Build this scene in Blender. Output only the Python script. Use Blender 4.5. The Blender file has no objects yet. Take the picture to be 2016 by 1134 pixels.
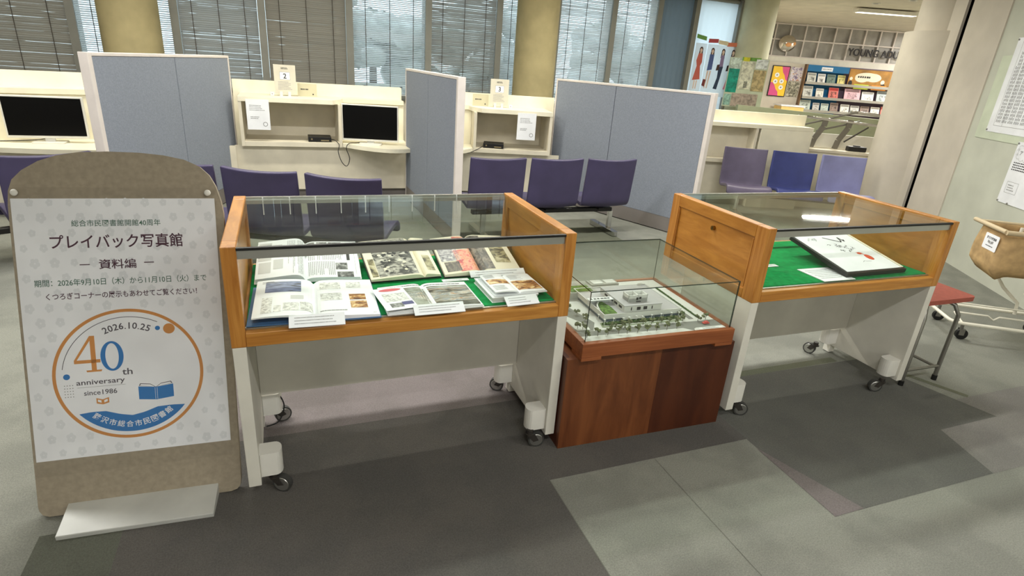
import bpy, math, random
from math import sin, cos, pi, radians, exp, sqrt, atan2
from mathutils import Vector, Matrix, Euler

random.seed(7)
SC = bpy.context.scene
COL = SC.collection

# ------------------------------------------------------------------ camera
F_PX, PITCH, YAW, ROLL = 1123.2, 0.3754, 0.3918, 0.0749
cam_d = bpy.data.cameras.new('camera')
cam_d.sensor_width = 36.0
cam_d.lens = 36.0 * F_PX / 2016.0
cam_d.clip_start = 0.05
cam = bpy.data.objects.new('camera', cam_d)
COL.objects.link(cam)
_f0 = Vector((sin(YAW), cos(YAW), 0)); _r0 = Vector((cos(YAW), -sin(YAW), 0)); _u0 = Vector((0, 0, 1))
_f = _f0 * cos(PITCH) - _u0 * sin(PITCH); _u = _u0 * cos(PITCH) + _f0 * sin(PITCH)
_r = _r0 * cos(ROLL) + _u * sin(ROLL); _u2 = _u * cos(ROLL) - _r0 * sin(ROLL)
_m = Matrix((_r, _u2, -_f)).transposed().to_4x4()
_m.translation = Vector((0, 0, 1.5))
cam.matrix_world = _m
SC.camera = cam

# ------------------------------------------------------------------ world, exposure
w = bpy.data.worlds.new('overcast_sky')
SC.world = w
w.use_nodes = True
bg = w.node_tree.nodes['Background']
bg.inputs[0].default_value = (0.91, 0.955, 1.0, 1)
bg.inputs[1].default_value = 3.0
SC.view_settings.view_transform = 'Standard'
SC.view_settings.look = 'None'
SC.view_settings.gamma = 1.0
SC.view_settings.use_curve_mapping = False
SC.view_settings.exposure = 0.2
CEIL = 2.75
# rows of ceiling tubes: (y, first x, last x, spacing, watts, colour)
TUBE_ROWS = [(-4.4, -5.6, 5.8, 1.9, 108, (1.0, 0.99, 0.98)),
             (-0.1, 0.5, 5.0, 2.0, 22, (1.0, 0.99, 0.97)),
             (3.3, -2.4, 5.4, 1.95, 40, (1.0, 0.99, 0.96)),
             (5.75, -2.2, 5.6, 1.95, 31, (1.0, 0.96, 0.82))]

# ------------------------------------------------------------------ helpers: colour and materials
def lin(c):
    r = []
    for x in c[:3]:
        x = x / 255.0
        r.append(x / 12.92 if x <= 0.04045 else ((x + 0.055) / 1.055) ** 2.4)
    return (r[0], r[1], r[2], 1.0)

def mul(c, k):
    return tuple(min(255, max(0, x * k)) for x in c)

def new_mat(name):
    m = bpy.data.materials.new(name); m.use_nodes = True
    nt = m.node_tree
    b = nt.nodes['Principled BSDF']
    return m, nt, b

def coords(nt, scale=(1, 1, 1), rot=(0, 0, 0), off=(0, 0, 0)):
    t = nt.nodes.new('ShaderNodeTexCoord'); mp = nt.nodes.new('ShaderNodeMapping')
    mp.inputs['Scale'].default_value = scale; mp.inputs['Rotation'].default_value = rot
    mp.inputs['Location'].default_value = off
    nt.links.new(t.outputs['Object'], mp.inputs[0])
    return mp.outputs[0]

def noise(nt, vec, scale, detail=3, rough=0.5, dist=0.0):
    n = nt.nodes.new('ShaderNodeTexNoise')
    n.inputs['Scale'].default_value = scale; n.inputs['Detail'].default_value = detail
    n.inputs['Roughness'].default_value = rough; n.inputs['Distortion'].default_value = dist
    nt.links.new(vec, n.inputs['Vector'])
    return n.outputs['Fac']

def ramp(nt, fac, stops, const=False):
    r = nt.nodes.new('ShaderNodeValToRGB')
    el = r.color_ramp.elements
    while len(el) < len(stops): el.new(0.5)
    for e, (p, c) in zip(el, stops):
        e.position = p; e.color = lin(c)
    if const: r.color_ramp.interpolation = 'CONSTANT'
    nt.links.new(fac, r.inputs[0])
    return r.outputs[0]

def bump(nt, b, h, strength=0.3, dist=0.002):
    n = nt.nodes.new('ShaderNodeBump')
    n.inputs['Strength'].default_value = strength; n.inputs['Distance'].default_value = dist
    nt.links.new(h, n.inputs['Height']); nt.links.new(n.outputs[0], b.inputs['Normal'])

def mat(name, c, rough=0.6, metal=0.0, var=0.0, vs=6.0, bmp=0.0, bs=300.0, spec=0.4):
    m, nt, b = new_mat(name)
    b.inputs['Base Color'].default_value = lin(c)
    b.inputs['Roughness'].default_value = rough; b.inputs['Metallic'].default_value = metal
    b.inputs['Specular IOR Level'].default_value = spec
    v = coords(nt)
    n = noise(nt, v, vs, 4)
    k = var if var else 0.03
    nt.links.new(ramp(nt, n, [(0.3, mul(c, 1 - k)), (0.7, mul(c, 1 + k))]), b.inputs['Base Color'])
    if bmp: bump(nt, b, noise(nt, v, bs, 2), bmp)
    return m

def carpet(name, c, c2=None, var=0.12):
    m, nt, b = new_mat(name)
    b.inputs['Roughness'].default_value = 0.97; b.inputs['Specular IOR Level'].default_value = 0.05
    v = coords(nt)
    fine = noise(nt, v, 190, 3, 0.7); big = noise(nt, v, 3.2, 4, 0.6)
    a = ramp(nt, fine, [(0.25, mul(c, 1 - var)), (0.75, mul(c, 1 + var))])
    bb = ramp(nt, fine, [(0.25, mul(c2 or mul(c, .93), 1 - var)), (0.75, mul(c2 or mul(c, .93), 1 + var))])
    mx = nt.nodes.new('ShaderNodeMix'); mx.data_type = 'RGBA'
    sharp = ramp(nt, big, [(0.42, (0, 0, 0)), (0.58, (255, 255, 255))])
    nt.links.new(sharp, mx.inputs['Factor']); nt.links.new(a, mx.inputs['A']); nt.links.new(bb, mx.inputs['B'])
    nt.links.new(mx.outputs['Result'], b.inputs['Base Color'])
    bump(nt, b, noise(nt, v, 260, 2), 0.5, 0.004)
    return m

def wood(name, c1, c2, scale=(2.5, 40, 40), rough=0.35, spec=0.4):
    m, nt, b = new_mat(name)
    b.inputs['Roughness'].default_value = rough; b.inputs['Specular IOR Level'].default_value = spec
    v = coords(nt, scale)
    n = noise(nt, v, 1.0, 5, 0.6, 0.6)
    n2 = noise(nt, coords(nt, tuple(s * 0.22 for s in scale)), 1.4, 2, 0.5, 1.5)
    mx = nt.nodes.new('ShaderNodeMath'); mx.operation = 'MULTIPLY_ADD'
    mx.inputs[1].default_value = 0.72; nt.links.new(n, mx.inputs[0])
    ml = nt.nodes.new('ShaderNodeMath'); ml.operation = 'MULTIPLY'; ml.inputs[1].default_value = 0.28
    nt.links.new(n2, ml.inputs[0]); nt.links.new(ml.outputs[0], mx.inputs[2])
    nt.links.new(ramp(nt, mx.outputs[0], [(0.37, c2), (0.5, tuple((p + q) / 2 for p, q in zip(c1, c2))), (0.63, c1)]), b.inputs['Base Color'])
    bump(nt, b, n, 0.12, 0.001)
    return m

def photo(name, cols, scale=30, stretch=(1, 1, 1), seed=0.0, rough=0.4, dist=0.8):
    m, nt, b = new_mat(name)
    b.inputs['Roughness'].default_value = rough
    v = coords(nt, stretch, (0, 0, 0), (seed, seed * 0.7, seed * 1.3))
    n = noise(nt, v, scale, 5, 0.6, dist)
    k = len(cols)
    nt.links.new(ramp(nt, n, [(0.37 + 0.26 * i / max(1, k - 1), c) for i, c in enumerate(cols)]), b.inputs['Base Color'])
    return m

def glass(name, tint=(240, 246, 240), ior=1.45, strength=1.0):
    m = bpy.data.materials.new(name); m.use_nodes = True
    nt = m.node_tree
    nt.nodes.remove(nt.nodes['Principled BSDF'])
    out = nt.nodes['Material Output']
    tr = nt.nodes.new('ShaderNodeBsdfTransparent'); tr.inputs[0].default_value = lin(tint)
    gl = nt.nodes.new('ShaderNodeBsdfGlossy'); gl.inputs['Roughness'].default_value = 0.02
    f0 = ((ior - 1) / (ior + 1)) ** 2
    lw = nt.nodes.new('ShaderNodeLayerWeight'); lw.inputs['Blend'].default_value = 0.5
    pw = nt.nodes.new('ShaderNodeMath'); pw.operation = 'POWER'; pw.inputs[1].default_value = 5.0
    nt.links.new(lw.outputs['Facing'], pw.inputs[0])
    ml = nt.nodes.new('ShaderNodeMath'); ml.operation = 'MULTIPLY_ADD'
    ml.inputs[1].default_value = (1 - f0) * strength; ml.inputs[2].default_value = f0 * strength; ml.use_clamp = True
    nt.links.new(pw.outputs[0], ml.inputs[0])
    mx = nt.nodes.new('ShaderNodeMixShader')
    nt.links.new(ml.outputs[0], mx.inputs[0]); nt.links.new(tr.outputs[0], mx.inputs[1]); nt.links.new(gl.outputs[0], mx.inputs[2])
    nt.links.new(mx.outputs[0], out.inputs['Surface'])
    return m

def translucent(name, c, k=0.3, rough=0.8):
    m, nt, b = new_mat(name)
    b.inputs['Base Color'].default_value = lin(c); b.inputs['Roughness'].default_value = rough
    t = nt.nodes.new('ShaderNodeBsdfTranslucent'); t.inputs[0].default_value = lin(c)
    mx = nt.nodes.new('ShaderNodeMixShader'); mx.inputs[0].default_value = k
    nt.links.new(b.outputs[0], mx.inputs[1]); nt.links.new(t.outputs[0], mx.inputs[2])
    nt.links.new(mx.outputs[0], nt.nodes['Material Output'].inputs['Surface'])
    return m

def emit(name, c, s):
    m, nt, b = new_mat(name)
    b.inputs['Base Color'].default_value = lin(c)
    b.inputs['Emission Color'].default_value = lin(c); b.inputs['Emission Strength'].default_value = s
    return m

# ------------------------------------------------------------------ helpers: meshes and things
class M:
    def __init__(s): s.v = []; s.f = []; s.mi = []; s.sm = []
    def add(s, vs, fs, m=0, smooth=False):
        o = len(s.v); s.v += [Vector(p) for p in vs]
        for f in fs:
            s.f.append([o + i for i in f]); s.mi.append(m); s.sm.append(smooth)
        return s
    def box(s, x0, x1, y0, y1, z0, z1, m=0):
        vs = [(x0, y0, z0), (x1, y0, z0), (x1, y1, z0), (x0, y1, z0), (x0, y0, z1), (x1, y0, z1), (x1, y1, z1), (x0, y1, z1)]
        return s.add(vs, [(0, 3, 2, 1), (4, 5, 6, 7), (0, 1, 5, 4), (1, 2, 6, 5), (2, 3, 7, 6), (3, 0, 4, 7)], m)
    def rbox(s, x0, x1, y0, y1, z0, z1, r, m=0, n=4):
        """box with rounded vertical corners"""
        return s.ext(rrect(x0, x1, y0, y1, r, n), z0, z1, m)
    def ext(s, poly, z0, z1, m=0, smooth=False):
        """extrude a 2D (x, y) polygon along z"""
        n = len(poly)
        vs = [(x, y, z0) for x, y in poly] + [(x, y, z1) for x, y in poly]
        s.add(vs, [tuple(range(n - 1, -1, -1)), tuple(range(n, 2 * n))], m)
        s.add(vs, [(i, (i + 1) % n, n + (i + 1) % n, n + i) for i in range(n)], m, smooth)
        return s
    def exty(s, poly, y0, y1, m=0, smooth=False):
        """extrude a 2D (x, z) polygon along y"""
        n = len(poly)
        vs = [(x, y0, z) for x, z in poly] + [(x, y1, z) for x, z in poly]
        s.add(vs, [tuple(range(n)), tuple(range(2 * n - 1, n - 1, -1))], m)
        s.add(vs, [(i, n + i, n + (i + 1) % n, (i + 1) % n) for i in range(n)], m, smooth)
        return s
    def extx(s, poly, x0, x1, m=0, smooth=False):
        n = len(poly)
        vs = [(x0, y, z) for y, z in poly] + [(x1, y, z) for y, z in poly]
        s.add(vs, [tuple(range(n - 1, -1, -1)), tuple(range(n, 2 * n))], m)
        s.add(vs, [(i, (i + 1) % n, n + (i + 1) % n, n + i) for i in range(n)], m, smooth)
        return s
    def cyl(s, p0, p1, r0, r1=None, n=16, m=0, caps=True, smooth=True):
        r1 = r0 if r1 is None else r1
        p0 = Vector(p0); p1 = Vector(p1); d = (p1 - p0).normalized()
        a = d.orthogonal().normalized(); b = d.cross(a)
        vs = []
        for p, r in ((p0, r0), (p1, r1)):
            for i in range(n):
                t = 2 * pi * i / n; vs.append(p + (a * cos(t) + b * sin(t)) * r)
        s.add(vs, [(i, (i + 1) % n, n + (i + 1) % n, n + i) for i in range(n)], m, smooth)
        if caps: s.add(vs, [tuple(range(n - 1, -1, -1)), tuple(range(n, 2 * n))], m)
        return s
    def tube(s, pts, r, n=10, m=0, caps=True):
        pts = [Vector(p) for p in pts]; k = len(pts)
        vs = []; a = None
        for i, p in enumerate(pts):
            d = (pts[min(i + 1, k - 1)] - pts[max(i - 1, 0)]).normalized()
            if a is None: a = d.orthogonal().normalized()
            a = (a - d * a.dot(d)).normalized(); b = d.cross(a)
            for j in range(n):
                t = 2 * pi * j / n; vs.append(p + (a * cos(t) + b * sin(t)) * r)
        fs = [(i * n + j, i * n + (j + 1) % n, (i + 1) * n + (j + 1) % n, (i + 1) * n + j) for i in range(k - 1) for j in range(n)]
        s.add(vs, fs, m, True)
        if caps: s.add(vs, [tuple(range(n - 1, -1, -1)), tuple(range((k - 1) * n, k * n))], m)
        return s
    def grid(s, fn, nu, nv, m=0, smooth=True):
        vs = [fn(i / nu, j / nv) for j in range(nv + 1) for i in range(nu + 1)]
        return s.add(vs, [(j * (nu + 1) + i, j * (nu + 1) + i + 1, (j + 1) * (nu + 1) + i + 1, (j + 1) * (nu + 1) + i) for j in range(nv) for i in range(nu)], m, smooth)
    def ball(s, c, r, m=0, nu=10, nv=7, sq=(1, 1, 1), jit=0.0, rnd=random):
        c = Vector(c); vs = []
        for j in range(nv + 1):
            th = pi * j / nv
            for i in range(nu):
                ph = 2 * pi * i / nu; k = r * (1 + (rnd.random() - .5) * jit)
                vs.append(c + Vector((sin(th) * cos(ph) * sq[0], sin(th) * sin(ph) * sq[1], cos(th) * sq[2])) * k)
        return s.add(vs, [(j * nu + i, (j + 1) * nu + i, (j + 1) * nu + (i + 1) % nu, j * nu + (i + 1) % nu) for j in range(nv) for i in range(nu)], m, True)
    def disc(s, c, r, n=24, m=0, ax=None, rin=None, a0=0.0, a1=2 * pi, ry=None):
        """flat disc / ring / arc in the local XZ plane of an axis map ax(u, v)"""
        ry = r if ry is None else ry
        full = abs(a1 - a0 - 2 * pi) < 1e-6
        k = n if full else n + 1
        P = lambda t, q: ax(c[0] + r * q * cos(t), c[1] + ry * q * sin(t))
        o = [P(a0 + (a1 - a0) * i / n, 1) for i in range(k)]
        if rin is None:
            s.add(o, [tuple(range(k))], m)
        else:
            inn = [P(a0 + (a1 - a0) * i / n, rin / r) for i in range(k)]
            s.add(o + inn, [(i, (i + 1) % k, k + (i + 1) % k, k + i) for i in range(k if full else k - 1)], m)
        return s
    def merge(s, o, mtx=None, m=None):
        b = len(s.v)
        s.v += [(mtx @ p if mtx else p.copy()) for p in o.v]
        s.f += [[b + i for i in f] for f in o.f]; s.mi += [m if m is not None else q for q in o.mi]; s.sm += o.sm
        return s
    def xf(s, mtx):
        s.v = [mtx @ p for p in s.v]; return s
    def build(s, name, mats, parent=None, bevel=0.0, kind=None, seg=2, loc=None, scale=1.0, label=None):
        me = bpy.data.meshes.new(name)
        me.from_pydata([tuple(p * scale) for p in s.v], [], s.f)
        if not isinstance(mats, (list, tuple)): mats = [mats]
        for q in mats: me.materials.append(q)
        me.polygons.foreach_set('material_index', s.mi)
        me.polygons.foreach_set('use_smooth', s.sm)
        me.update()
        o = bpy.data.objects.new(name, me); COL.objects.link(o)
        if parent is not None: o.parent = parent
        if loc is not None: o.location = loc
        if bevel:
            b = o.modifiers.new('bevel', 'BEVEL'); b.width = bevel; b.segments = seg; b.limit_method = 'ANGLE'
            b.harden_normals = False
        if kind: o['kind'] = kind
        if label: o['label'] = label
        return o

def rrect(x0, x1, y0, y1, r, n=4):
    p = []
    for cx, cy, a in ((x1 - r, y0 + r, -pi / 2), (x1 - r, y1 - r, 0), (x0 + r, y1 - r, pi / 2), (x0 + r, y0 + r, pi)):
        for i in range(n + 1): p.append((cx + r * cos(a + pi / 2 * i / n), cy + r * sin(a + pi / 2 * i / n)))
    return p

def thing(name, label, cat, loc=(0, 0, 0), rz=0.0, group=None, rx=0.0):
    o = bpy.data.objects.new(name, None); COL.objects.link(o)
    o.empty_display_size = 0.1
    o.location = loc; o.rotation_euler = (rx, 0, rz)
    o['label'] = label; o['category'] = cat
    if group: o['group'] = group
    return o

def tag(o, label, cat, group=None):
    o['label'] = label; o['category'] = cat
    if group: o['group'] = group
    return o

def dup(root, loc, rz, label=None):
    r = root.copy(); COL.objects.link(r); r.location = loc
    r.rotation_euler = (root.rotation_euler[0], 0, rz)
    if label: r['label'] = label
    for ch in list(root.children):
        c = ch.copy(); COL.objects.link(c); c.parent = r
        for g in list(ch.children):
            d = g.copy(); COL.objects.link(d); d.parent = c
    return r

_tc = {}
def text_mesh(body, size=1.0, m=0, bold=0.0, width=None, align='CENTER', sx=1.0, zfit=None):
    """lettering as flat faces in XY, centred on the origin (baseline box centre)"""
    cu = bpy.data.curves.new('lettering_source', 'FONT'); cu.body = body; cu.size = 1.0; cu.offset = bold
    cu.resolution_u = 3
    ob = bpy.data.objects.new('lettering_source', cu)
    me = bpy.data.meshes.new_from_object(ob)
    pts = [Vector((v.co.x, v.co.y, 0)) for v in me.vertices]; fs = [tuple(p.vertices) for p in me.polygons]
    bpy.data.objects.remove(ob); bpy.data.curves.remove(cu); bpy.data.meshes.remove(me)
    t = M()
    if not pts: return t
    x0 = min(p.x for p in pts); x1 = max(p.x for p in pts); y0 = min(p.y for p in pts); y1 = max(p.y for p in pts)
    k = size / max(1e-6, (y1 - y0))
    kx = k * sx if width is None else width / max(1e-6, (x1 - x0))
    ox = {'CENTER': (x0 + x1) / 2, 'LEFT': x0, 'RIGHT': x1}[align]
    t.add([Vector(((p.x - ox) * kx, (p.y - (y0 + y1) / 2) * k, 0)) for p in pts], fs, m)
    return t

FR = lambda o, u, v, n: Matrix(((u[0], v[0], n[0], o[0]), (u[1], v[1], n[1], o[1]), (u[2], v[2], n[2], o[2]), (0, 0, 0, 1)))
UP = Matrix.Rotation(pi / 2, 4, 'X')          # XY drawing -> upright XZ facing -Y

def dashes(t, x0, x1, y0, y1, n, m, rnd, fill=0.55, cols=14, vertical=False, z=0.0):
    """rows of small printed marks standing for lines of text too small to read"""
    for i in range(n):
        if vertical:
            h = (x1 - x0) / n; a = x0 + h * (i + 0.5 - fill / 2); b = a + h * fill; p = y0; q1 = y1
        else:
            h = (y1 - y0) / n; a = y0 + h * (i + 0.5 - fill / 2); b = a + h * fill; p = x0; q1 = x1
        step = (q1 - p) / cols
        end = q1 - step * rnd.randint(0, max(1, cols // 3))
        while p < end - 1e-6:
            q = min(end, p + step * (0.6 + 0.3 * rnd.random()))
            if vertical: t.add([(a, p, z), (b, p, z), (b, q, z), (a, q, z)], [(0, 1, 2, 3)], m)
            else: t.add([(p, a, z), (q, a, z), (q, b, z), (p, b, z)], [(0, 1, 2, 3)], m)
            p += step
    return t

def quad(t, x0, x1, y0, y1, m, z=0.0):
    return t.add([(x0, y0, z), (x1, y0, z), (x1, y1, z), (x0, y1, z)], [(0, 1, 2, 3)], m)

def G(X, D, z=0.0):
    """a point of the far reading area, whose shelves stand square to this direction"""
    return Vector((sin(YAW) * D + cos(YAW) * X, cos(YAW) * D - sin(YAW) * X, z))

# ------------------------------------------------------------------ materials
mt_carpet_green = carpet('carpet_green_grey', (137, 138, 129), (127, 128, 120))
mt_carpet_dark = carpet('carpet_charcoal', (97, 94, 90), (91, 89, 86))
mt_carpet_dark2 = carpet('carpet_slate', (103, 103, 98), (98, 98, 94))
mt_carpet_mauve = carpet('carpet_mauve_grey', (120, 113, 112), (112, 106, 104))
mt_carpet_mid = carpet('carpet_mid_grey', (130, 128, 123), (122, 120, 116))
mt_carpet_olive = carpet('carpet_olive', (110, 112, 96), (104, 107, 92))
mt_seam = mat('carpet_seam', (112, 113, 104), 0.95)
mt_oak = wood('honey_oak', (202, 144, 68), (170, 110, 44), (3, 55, 55))
mt_oak_v = wood('honey_oak_upright', (200, 140, 66), (166, 105, 40), (55, 55, 4))
mt_oak_in = wood('honey_oak_panel', (194, 134, 58), (166, 108, 40), (30, 5, 26))
mt_mahog = wood('red_brown_veneer', (124, 72, 38), (92, 48, 23), (16, 16, 2.4), 0.5)
mt_mahog_d = wood('dark_red_brown_veneer', (84, 41, 20), (66, 29, 13), (16, 16, 2.4), 0.5)
mt_teak = wood('teak_base', (158, 92, 52), (130, 70, 36), (3, 60, 60), 0.4)
mt_white = mat('white_painted_board', (222, 219, 208), 0.5, var=0.04, vs=5)
mt_white_in = mat('grey_white_board', (206, 202, 190), 0.55, var=0.04, vs=5)
mt_cream = mat('cream_laminate', (236, 230, 208), 0.45, var=0.04, vs=4)
mt_cream2 = mat('cream_board', (222, 214, 194), 0.55, var=0.05, vs=4)
mt_wallw = mat('off_white_plaster', (206, 198, 184), 0.8, var=0.04, vs=3)
mt_wallg = mat('grey_green_wall', (196, 198, 184), 0.8, var=0.04, vs=3)
mt_wallpink = mat('pinkish_plaster', (202, 194, 181), 0.8, var=0.04, vs=3)
mt_palegreen = mat('pale_green_board', (204, 212, 190), 0.7)
mt_col = mat('yellow_cream_column', (184, 171, 130), 0.75, var=0.05, vs=5)
mt_col2 = mat('pale_olive_column', (202, 200, 172), 0.75, var=0.04, vs=5)
mt_felt = mat('green_felt', (28, 138, 74), 0.95, var=0.1, vs=40, bmp=0.4, bs=500, spec=0.05)
mt_alu = mat('brushed_aluminium', (186, 186, 182), 0.32, 0.9)
mt_chrome = mat('chrome', (205, 205, 205), 0.12, 1.0)
mt_steel = mat('grey_steel_tube', (142, 140, 134), 0.35, 0.8)
mt_black = mat('black_rubber', (22, 22, 22), 0.5)
mt_dark = mat('dark_metal', (66, 62, 58), 0.5, 0.4)
mt_wheel = mat('grey_rubber_tyre', (62, 62, 60), 0.5)
mt_brass = mat('brass', (150, 112, 48), 0.3, 0.9)
mt_glass = glass('case_glass', (249, 252, 249), 1.5, 0.62)
mt_glass2 = glass('clear_glass', (251, 253, 251), 1.45, 0.65)
mt_glass3 = glass('box_glass', (249, 252, 249), 1.5, 1.0)
mt_gedge = mat('glass_edge', (44, 58, 50), 0.2)
mt_acryl = glass('acrylic_sheet', (253, 253, 253), 1.42, 0.4)
mt_fabric = mat('blue_grey_fabric', (134, 140, 151), 0.95, var=0.05, vs=120, bmp=0.3, bs=600, spec=0.05)
mt_part = mat('partition_trim', (214, 206, 200), 0.6, var=0.03)
mt_partbase = mat('partition_plinth', (122, 116, 112), 0.7)
mt_taupe = mat('taupe_board', (154, 143, 124), 0.65, var=0.05, vs=60, bmp=0.1)
mt_paper = mat('white_paper', (241, 243, 247), 0.6)
mt_paper2 = mat('cream_paper', (236, 228, 206), 0.6)
mt_ink = mat('black_ink', (46, 44, 46), 0.6)
mt_inkg = mat('grey_ink', (150, 150, 150), 0.6)
mt_inkl = mat('pale_grey_ink', (206, 206, 206), 0.6)
mt_plum = mat('plum_ink', (78, 44, 62), 0.6)
mt_green_ink = mat('green_ink', (72, 108, 92), 0.6)
mt_orange = mat('orange_ink', (208, 142, 76), 0.6)
mt_blue = mat('blue_ink', (50, 122, 190), 0.6)
mt_red = mat('red_ink', (206, 66, 60), 0.6)
mt_screen = mat('black_screen', (3, 3, 3), 0.35, spec=0.2)
mt_plastic = mat('white_plastic', (226, 224, 216), 0.4)
mt_blackp = mat('black_plastic', (28, 27, 27), 0.4)
mt_purple_v = mat('dark_purple_vinyl', (66, 60, 90), 0.42, var=0.05, vs=8, bmp=0.06, bs=300)
mt_violet_v = mat('muted_purple_vinyl', (100, 92, 116), 0.4, var=0.05, vs=8)
mt_navy_v = mat('blue_vinyl', (62, 70, 128), 0.4, var=0.05, vs=8)
mt_lav_v = mat('lavender_vinyl', (142, 144, 188), 0.4, var=0.04, vs=8)
mt_frame_w = mat('window_frame_metal', (142, 142, 136), 0.5, 0.3)
mt_slat_d = translucent('brown_grey_slat', (160, 154, 144), 0.14)
mt_slat_g = translucent('grey_slat', (168, 168, 166), 0.2)
mt_slat_w = translucent('pale_slat', (214, 216, 218), 0.42)
mt_roller = translucent('blue_grey_roller_fabric', (112, 126, 138), 0.24)
mt_cord = mat('dark_tape', (84, 78, 72), 0.8)
mt_pane = glass('window_pane', (226, 236, 238), 1.45, 0.8)
mt_leaf = mat('tree_foliage', (206, 216, 196), 0.9, var=0.4, vs=3)
mt_bark = mat('tree_bark', (92, 78, 62), 0.9)
mt_ground = mat('pale_paving', (190, 190, 184), 0.9)
mt_ceiling = mat('ceiling_board', (214, 206, 188), 0.85, var=0.04, vs=4)
mt_lamp = emit('lit_diffuser', (255, 248, 232), 3.0)
mt_housing = mat('lamp_housing', (232, 230, 222), 0.5)
mt_redcush = mat('brick_red_cushion', (160, 84, 70), 0.7, var=0.05, vs=40)
mt_canvas = mat('tan_canvas', (188, 158, 114), 0.9, var=0.12, vs=14, bmp=0.5, bs=25, spec=0.1)
mt_creamtube = mat('cream_powder_coat', (236, 232, 216), 0.4)
mt_handle = mat('beige_bar', (206, 188, 154), 0.5)

# ------------------------------------------------------------------ the room: floor, walls, ceiling
fl = M()
def zone(pts, z, m): fl.add([(x, y, z) for x, y in pts], [tuple(range(len(pts)))], m)
def zrect(x0, x1, y0, y1, z, m): zone([(x0, y0), (x1, y0), (x1, y1), (x0, y1)], z, m)
SHELL = [(-8.2, -7.2), (19, -7.2), (19, 14), (10.4, 14), (10.4, 11.45), (7.75, 8.6), (-8.2, 8.6)]
fl.ext(SHELL, -0.12, 0.0, 0)
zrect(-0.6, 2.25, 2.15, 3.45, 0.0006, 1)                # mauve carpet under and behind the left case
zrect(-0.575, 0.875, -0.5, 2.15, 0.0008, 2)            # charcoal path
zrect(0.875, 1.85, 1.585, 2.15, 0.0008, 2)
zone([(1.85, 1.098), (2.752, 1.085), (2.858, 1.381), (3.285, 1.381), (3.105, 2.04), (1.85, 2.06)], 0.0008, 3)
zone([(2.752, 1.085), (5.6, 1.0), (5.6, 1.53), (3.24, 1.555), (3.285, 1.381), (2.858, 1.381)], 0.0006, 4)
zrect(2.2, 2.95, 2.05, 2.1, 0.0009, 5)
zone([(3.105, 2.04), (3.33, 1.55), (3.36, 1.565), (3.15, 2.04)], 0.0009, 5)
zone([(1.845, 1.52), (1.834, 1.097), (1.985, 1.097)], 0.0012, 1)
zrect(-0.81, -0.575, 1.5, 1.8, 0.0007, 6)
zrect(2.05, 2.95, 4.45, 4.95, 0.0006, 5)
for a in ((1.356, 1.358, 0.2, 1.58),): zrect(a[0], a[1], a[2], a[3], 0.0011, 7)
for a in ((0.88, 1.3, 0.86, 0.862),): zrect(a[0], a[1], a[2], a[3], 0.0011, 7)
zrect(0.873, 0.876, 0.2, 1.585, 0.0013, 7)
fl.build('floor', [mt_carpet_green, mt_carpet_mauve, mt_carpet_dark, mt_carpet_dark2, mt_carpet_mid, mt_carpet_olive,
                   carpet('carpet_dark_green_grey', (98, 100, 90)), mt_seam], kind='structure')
M().ext(SHELL, CEIL, CEIL + 0.12).build('ceiling', mt_ceiling, kind='structure')
M().box(-8.2, -8.0, -7.2, 8.5, 0, CEIL).build('wall_left', mt_wallw, kind='structure')
M().box(-8.2, 12, -7.4, -7.2, 0, CEIL).build('wall_front', mt_wallw, kind='structure')
wb = M()
wb.box(-8.2, 7.75, 8.42, 8.6, 0, 0.9); wb.box(-8.2, 7.75, 8.42, 8.6, 2.68, CEIL); wb.box(-8.2, -3.2, 8.42, 8.6, 0.9, 2.68)
wb.build('wall_back', mt_cream2, kind='structure')

def wall_seg(name, a, b, th, z0, z1, m):
    a = Vector((a[0], a[1], 0)); b = Vector((b[0], b[1], 0)); d = (b - a).normalized(); n = Vector((-d.y, d.x, 0)) * th
    t = M()
    ps = [a, b, b + n, a + n]
    t.ext([(p.x, p.y) for p in ps], z0, z1)
    return t.build(name, m, kind='structure')
g1 = G(5.2, 14.32); g2 = G(12.0, 14.32)
wall_seg('wall_reading_area_side', (7.7, 8.45), (g1.x, g1.y), 0.15, 0, CEIL, mt_wallw)
wall_seg('wall_reading_area_back', g1, g2, 0.15, 0, CEIL, mt_wallw)
wall_seg('wall_reading_area_end', (g2.x, g2.y), (7.5, 4.4), 0.15, 0, CEIL, mt_wallw)

# the poster wall on the right: a straight wall, a pilaster, a dark joint, a casing and the jacketed column
WA = Vector((5.356, 2.489, 0)); WD = Vector((0.53, 0.848, 0)).normalized(); WN = Vector((-0.848, 0.53, 0)).normalized()
def W(t, off=0.0, z=0.0): return WA + WD * t + WN * off + Vector((0, 0, z))
def wseg(name, t0, t1, off, th, z0, z1, m, kind='structure'):
    p = [W(t0, off), W(t1, off), W(t1, off - th), W(t0, off - th)]
    return M().ext([(q.x, q.y) for q in p][::-1], z0, z1).build(name, m, kind=kind)
wseg('wall_right', -11.0, 1.4, 0.0, 0.15, 0, CEIL, mt_wallg)
wseg('trim_1', 1.4, 2.065, 0.012, 0.16, 0, CEIL, mt_wallpink)
wseg('trim_2', 2.065, 2.16, -0.005, 0.1, 0, CEIL, mat('dark_joint', (5, 5, 5), 0.9, spec=0.0))
wseg('trim_3', 2.16, 2.42, 0.02, 0.3, 0, CEIL, mt_wallpink)
cp = W(2.75, -0.21)
t = M().cyl((cp.x, cp.y, 0), (cp.x, cp.y, CEIL), 0.388, n=40)
t.cyl((cp.x, cp.y, 0), (cp.x, cp.y, 2.13), 0.47, n=40, m=1)
t.build('column_right', [mt_wallw, mt_wallw], kind='structure')
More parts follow.
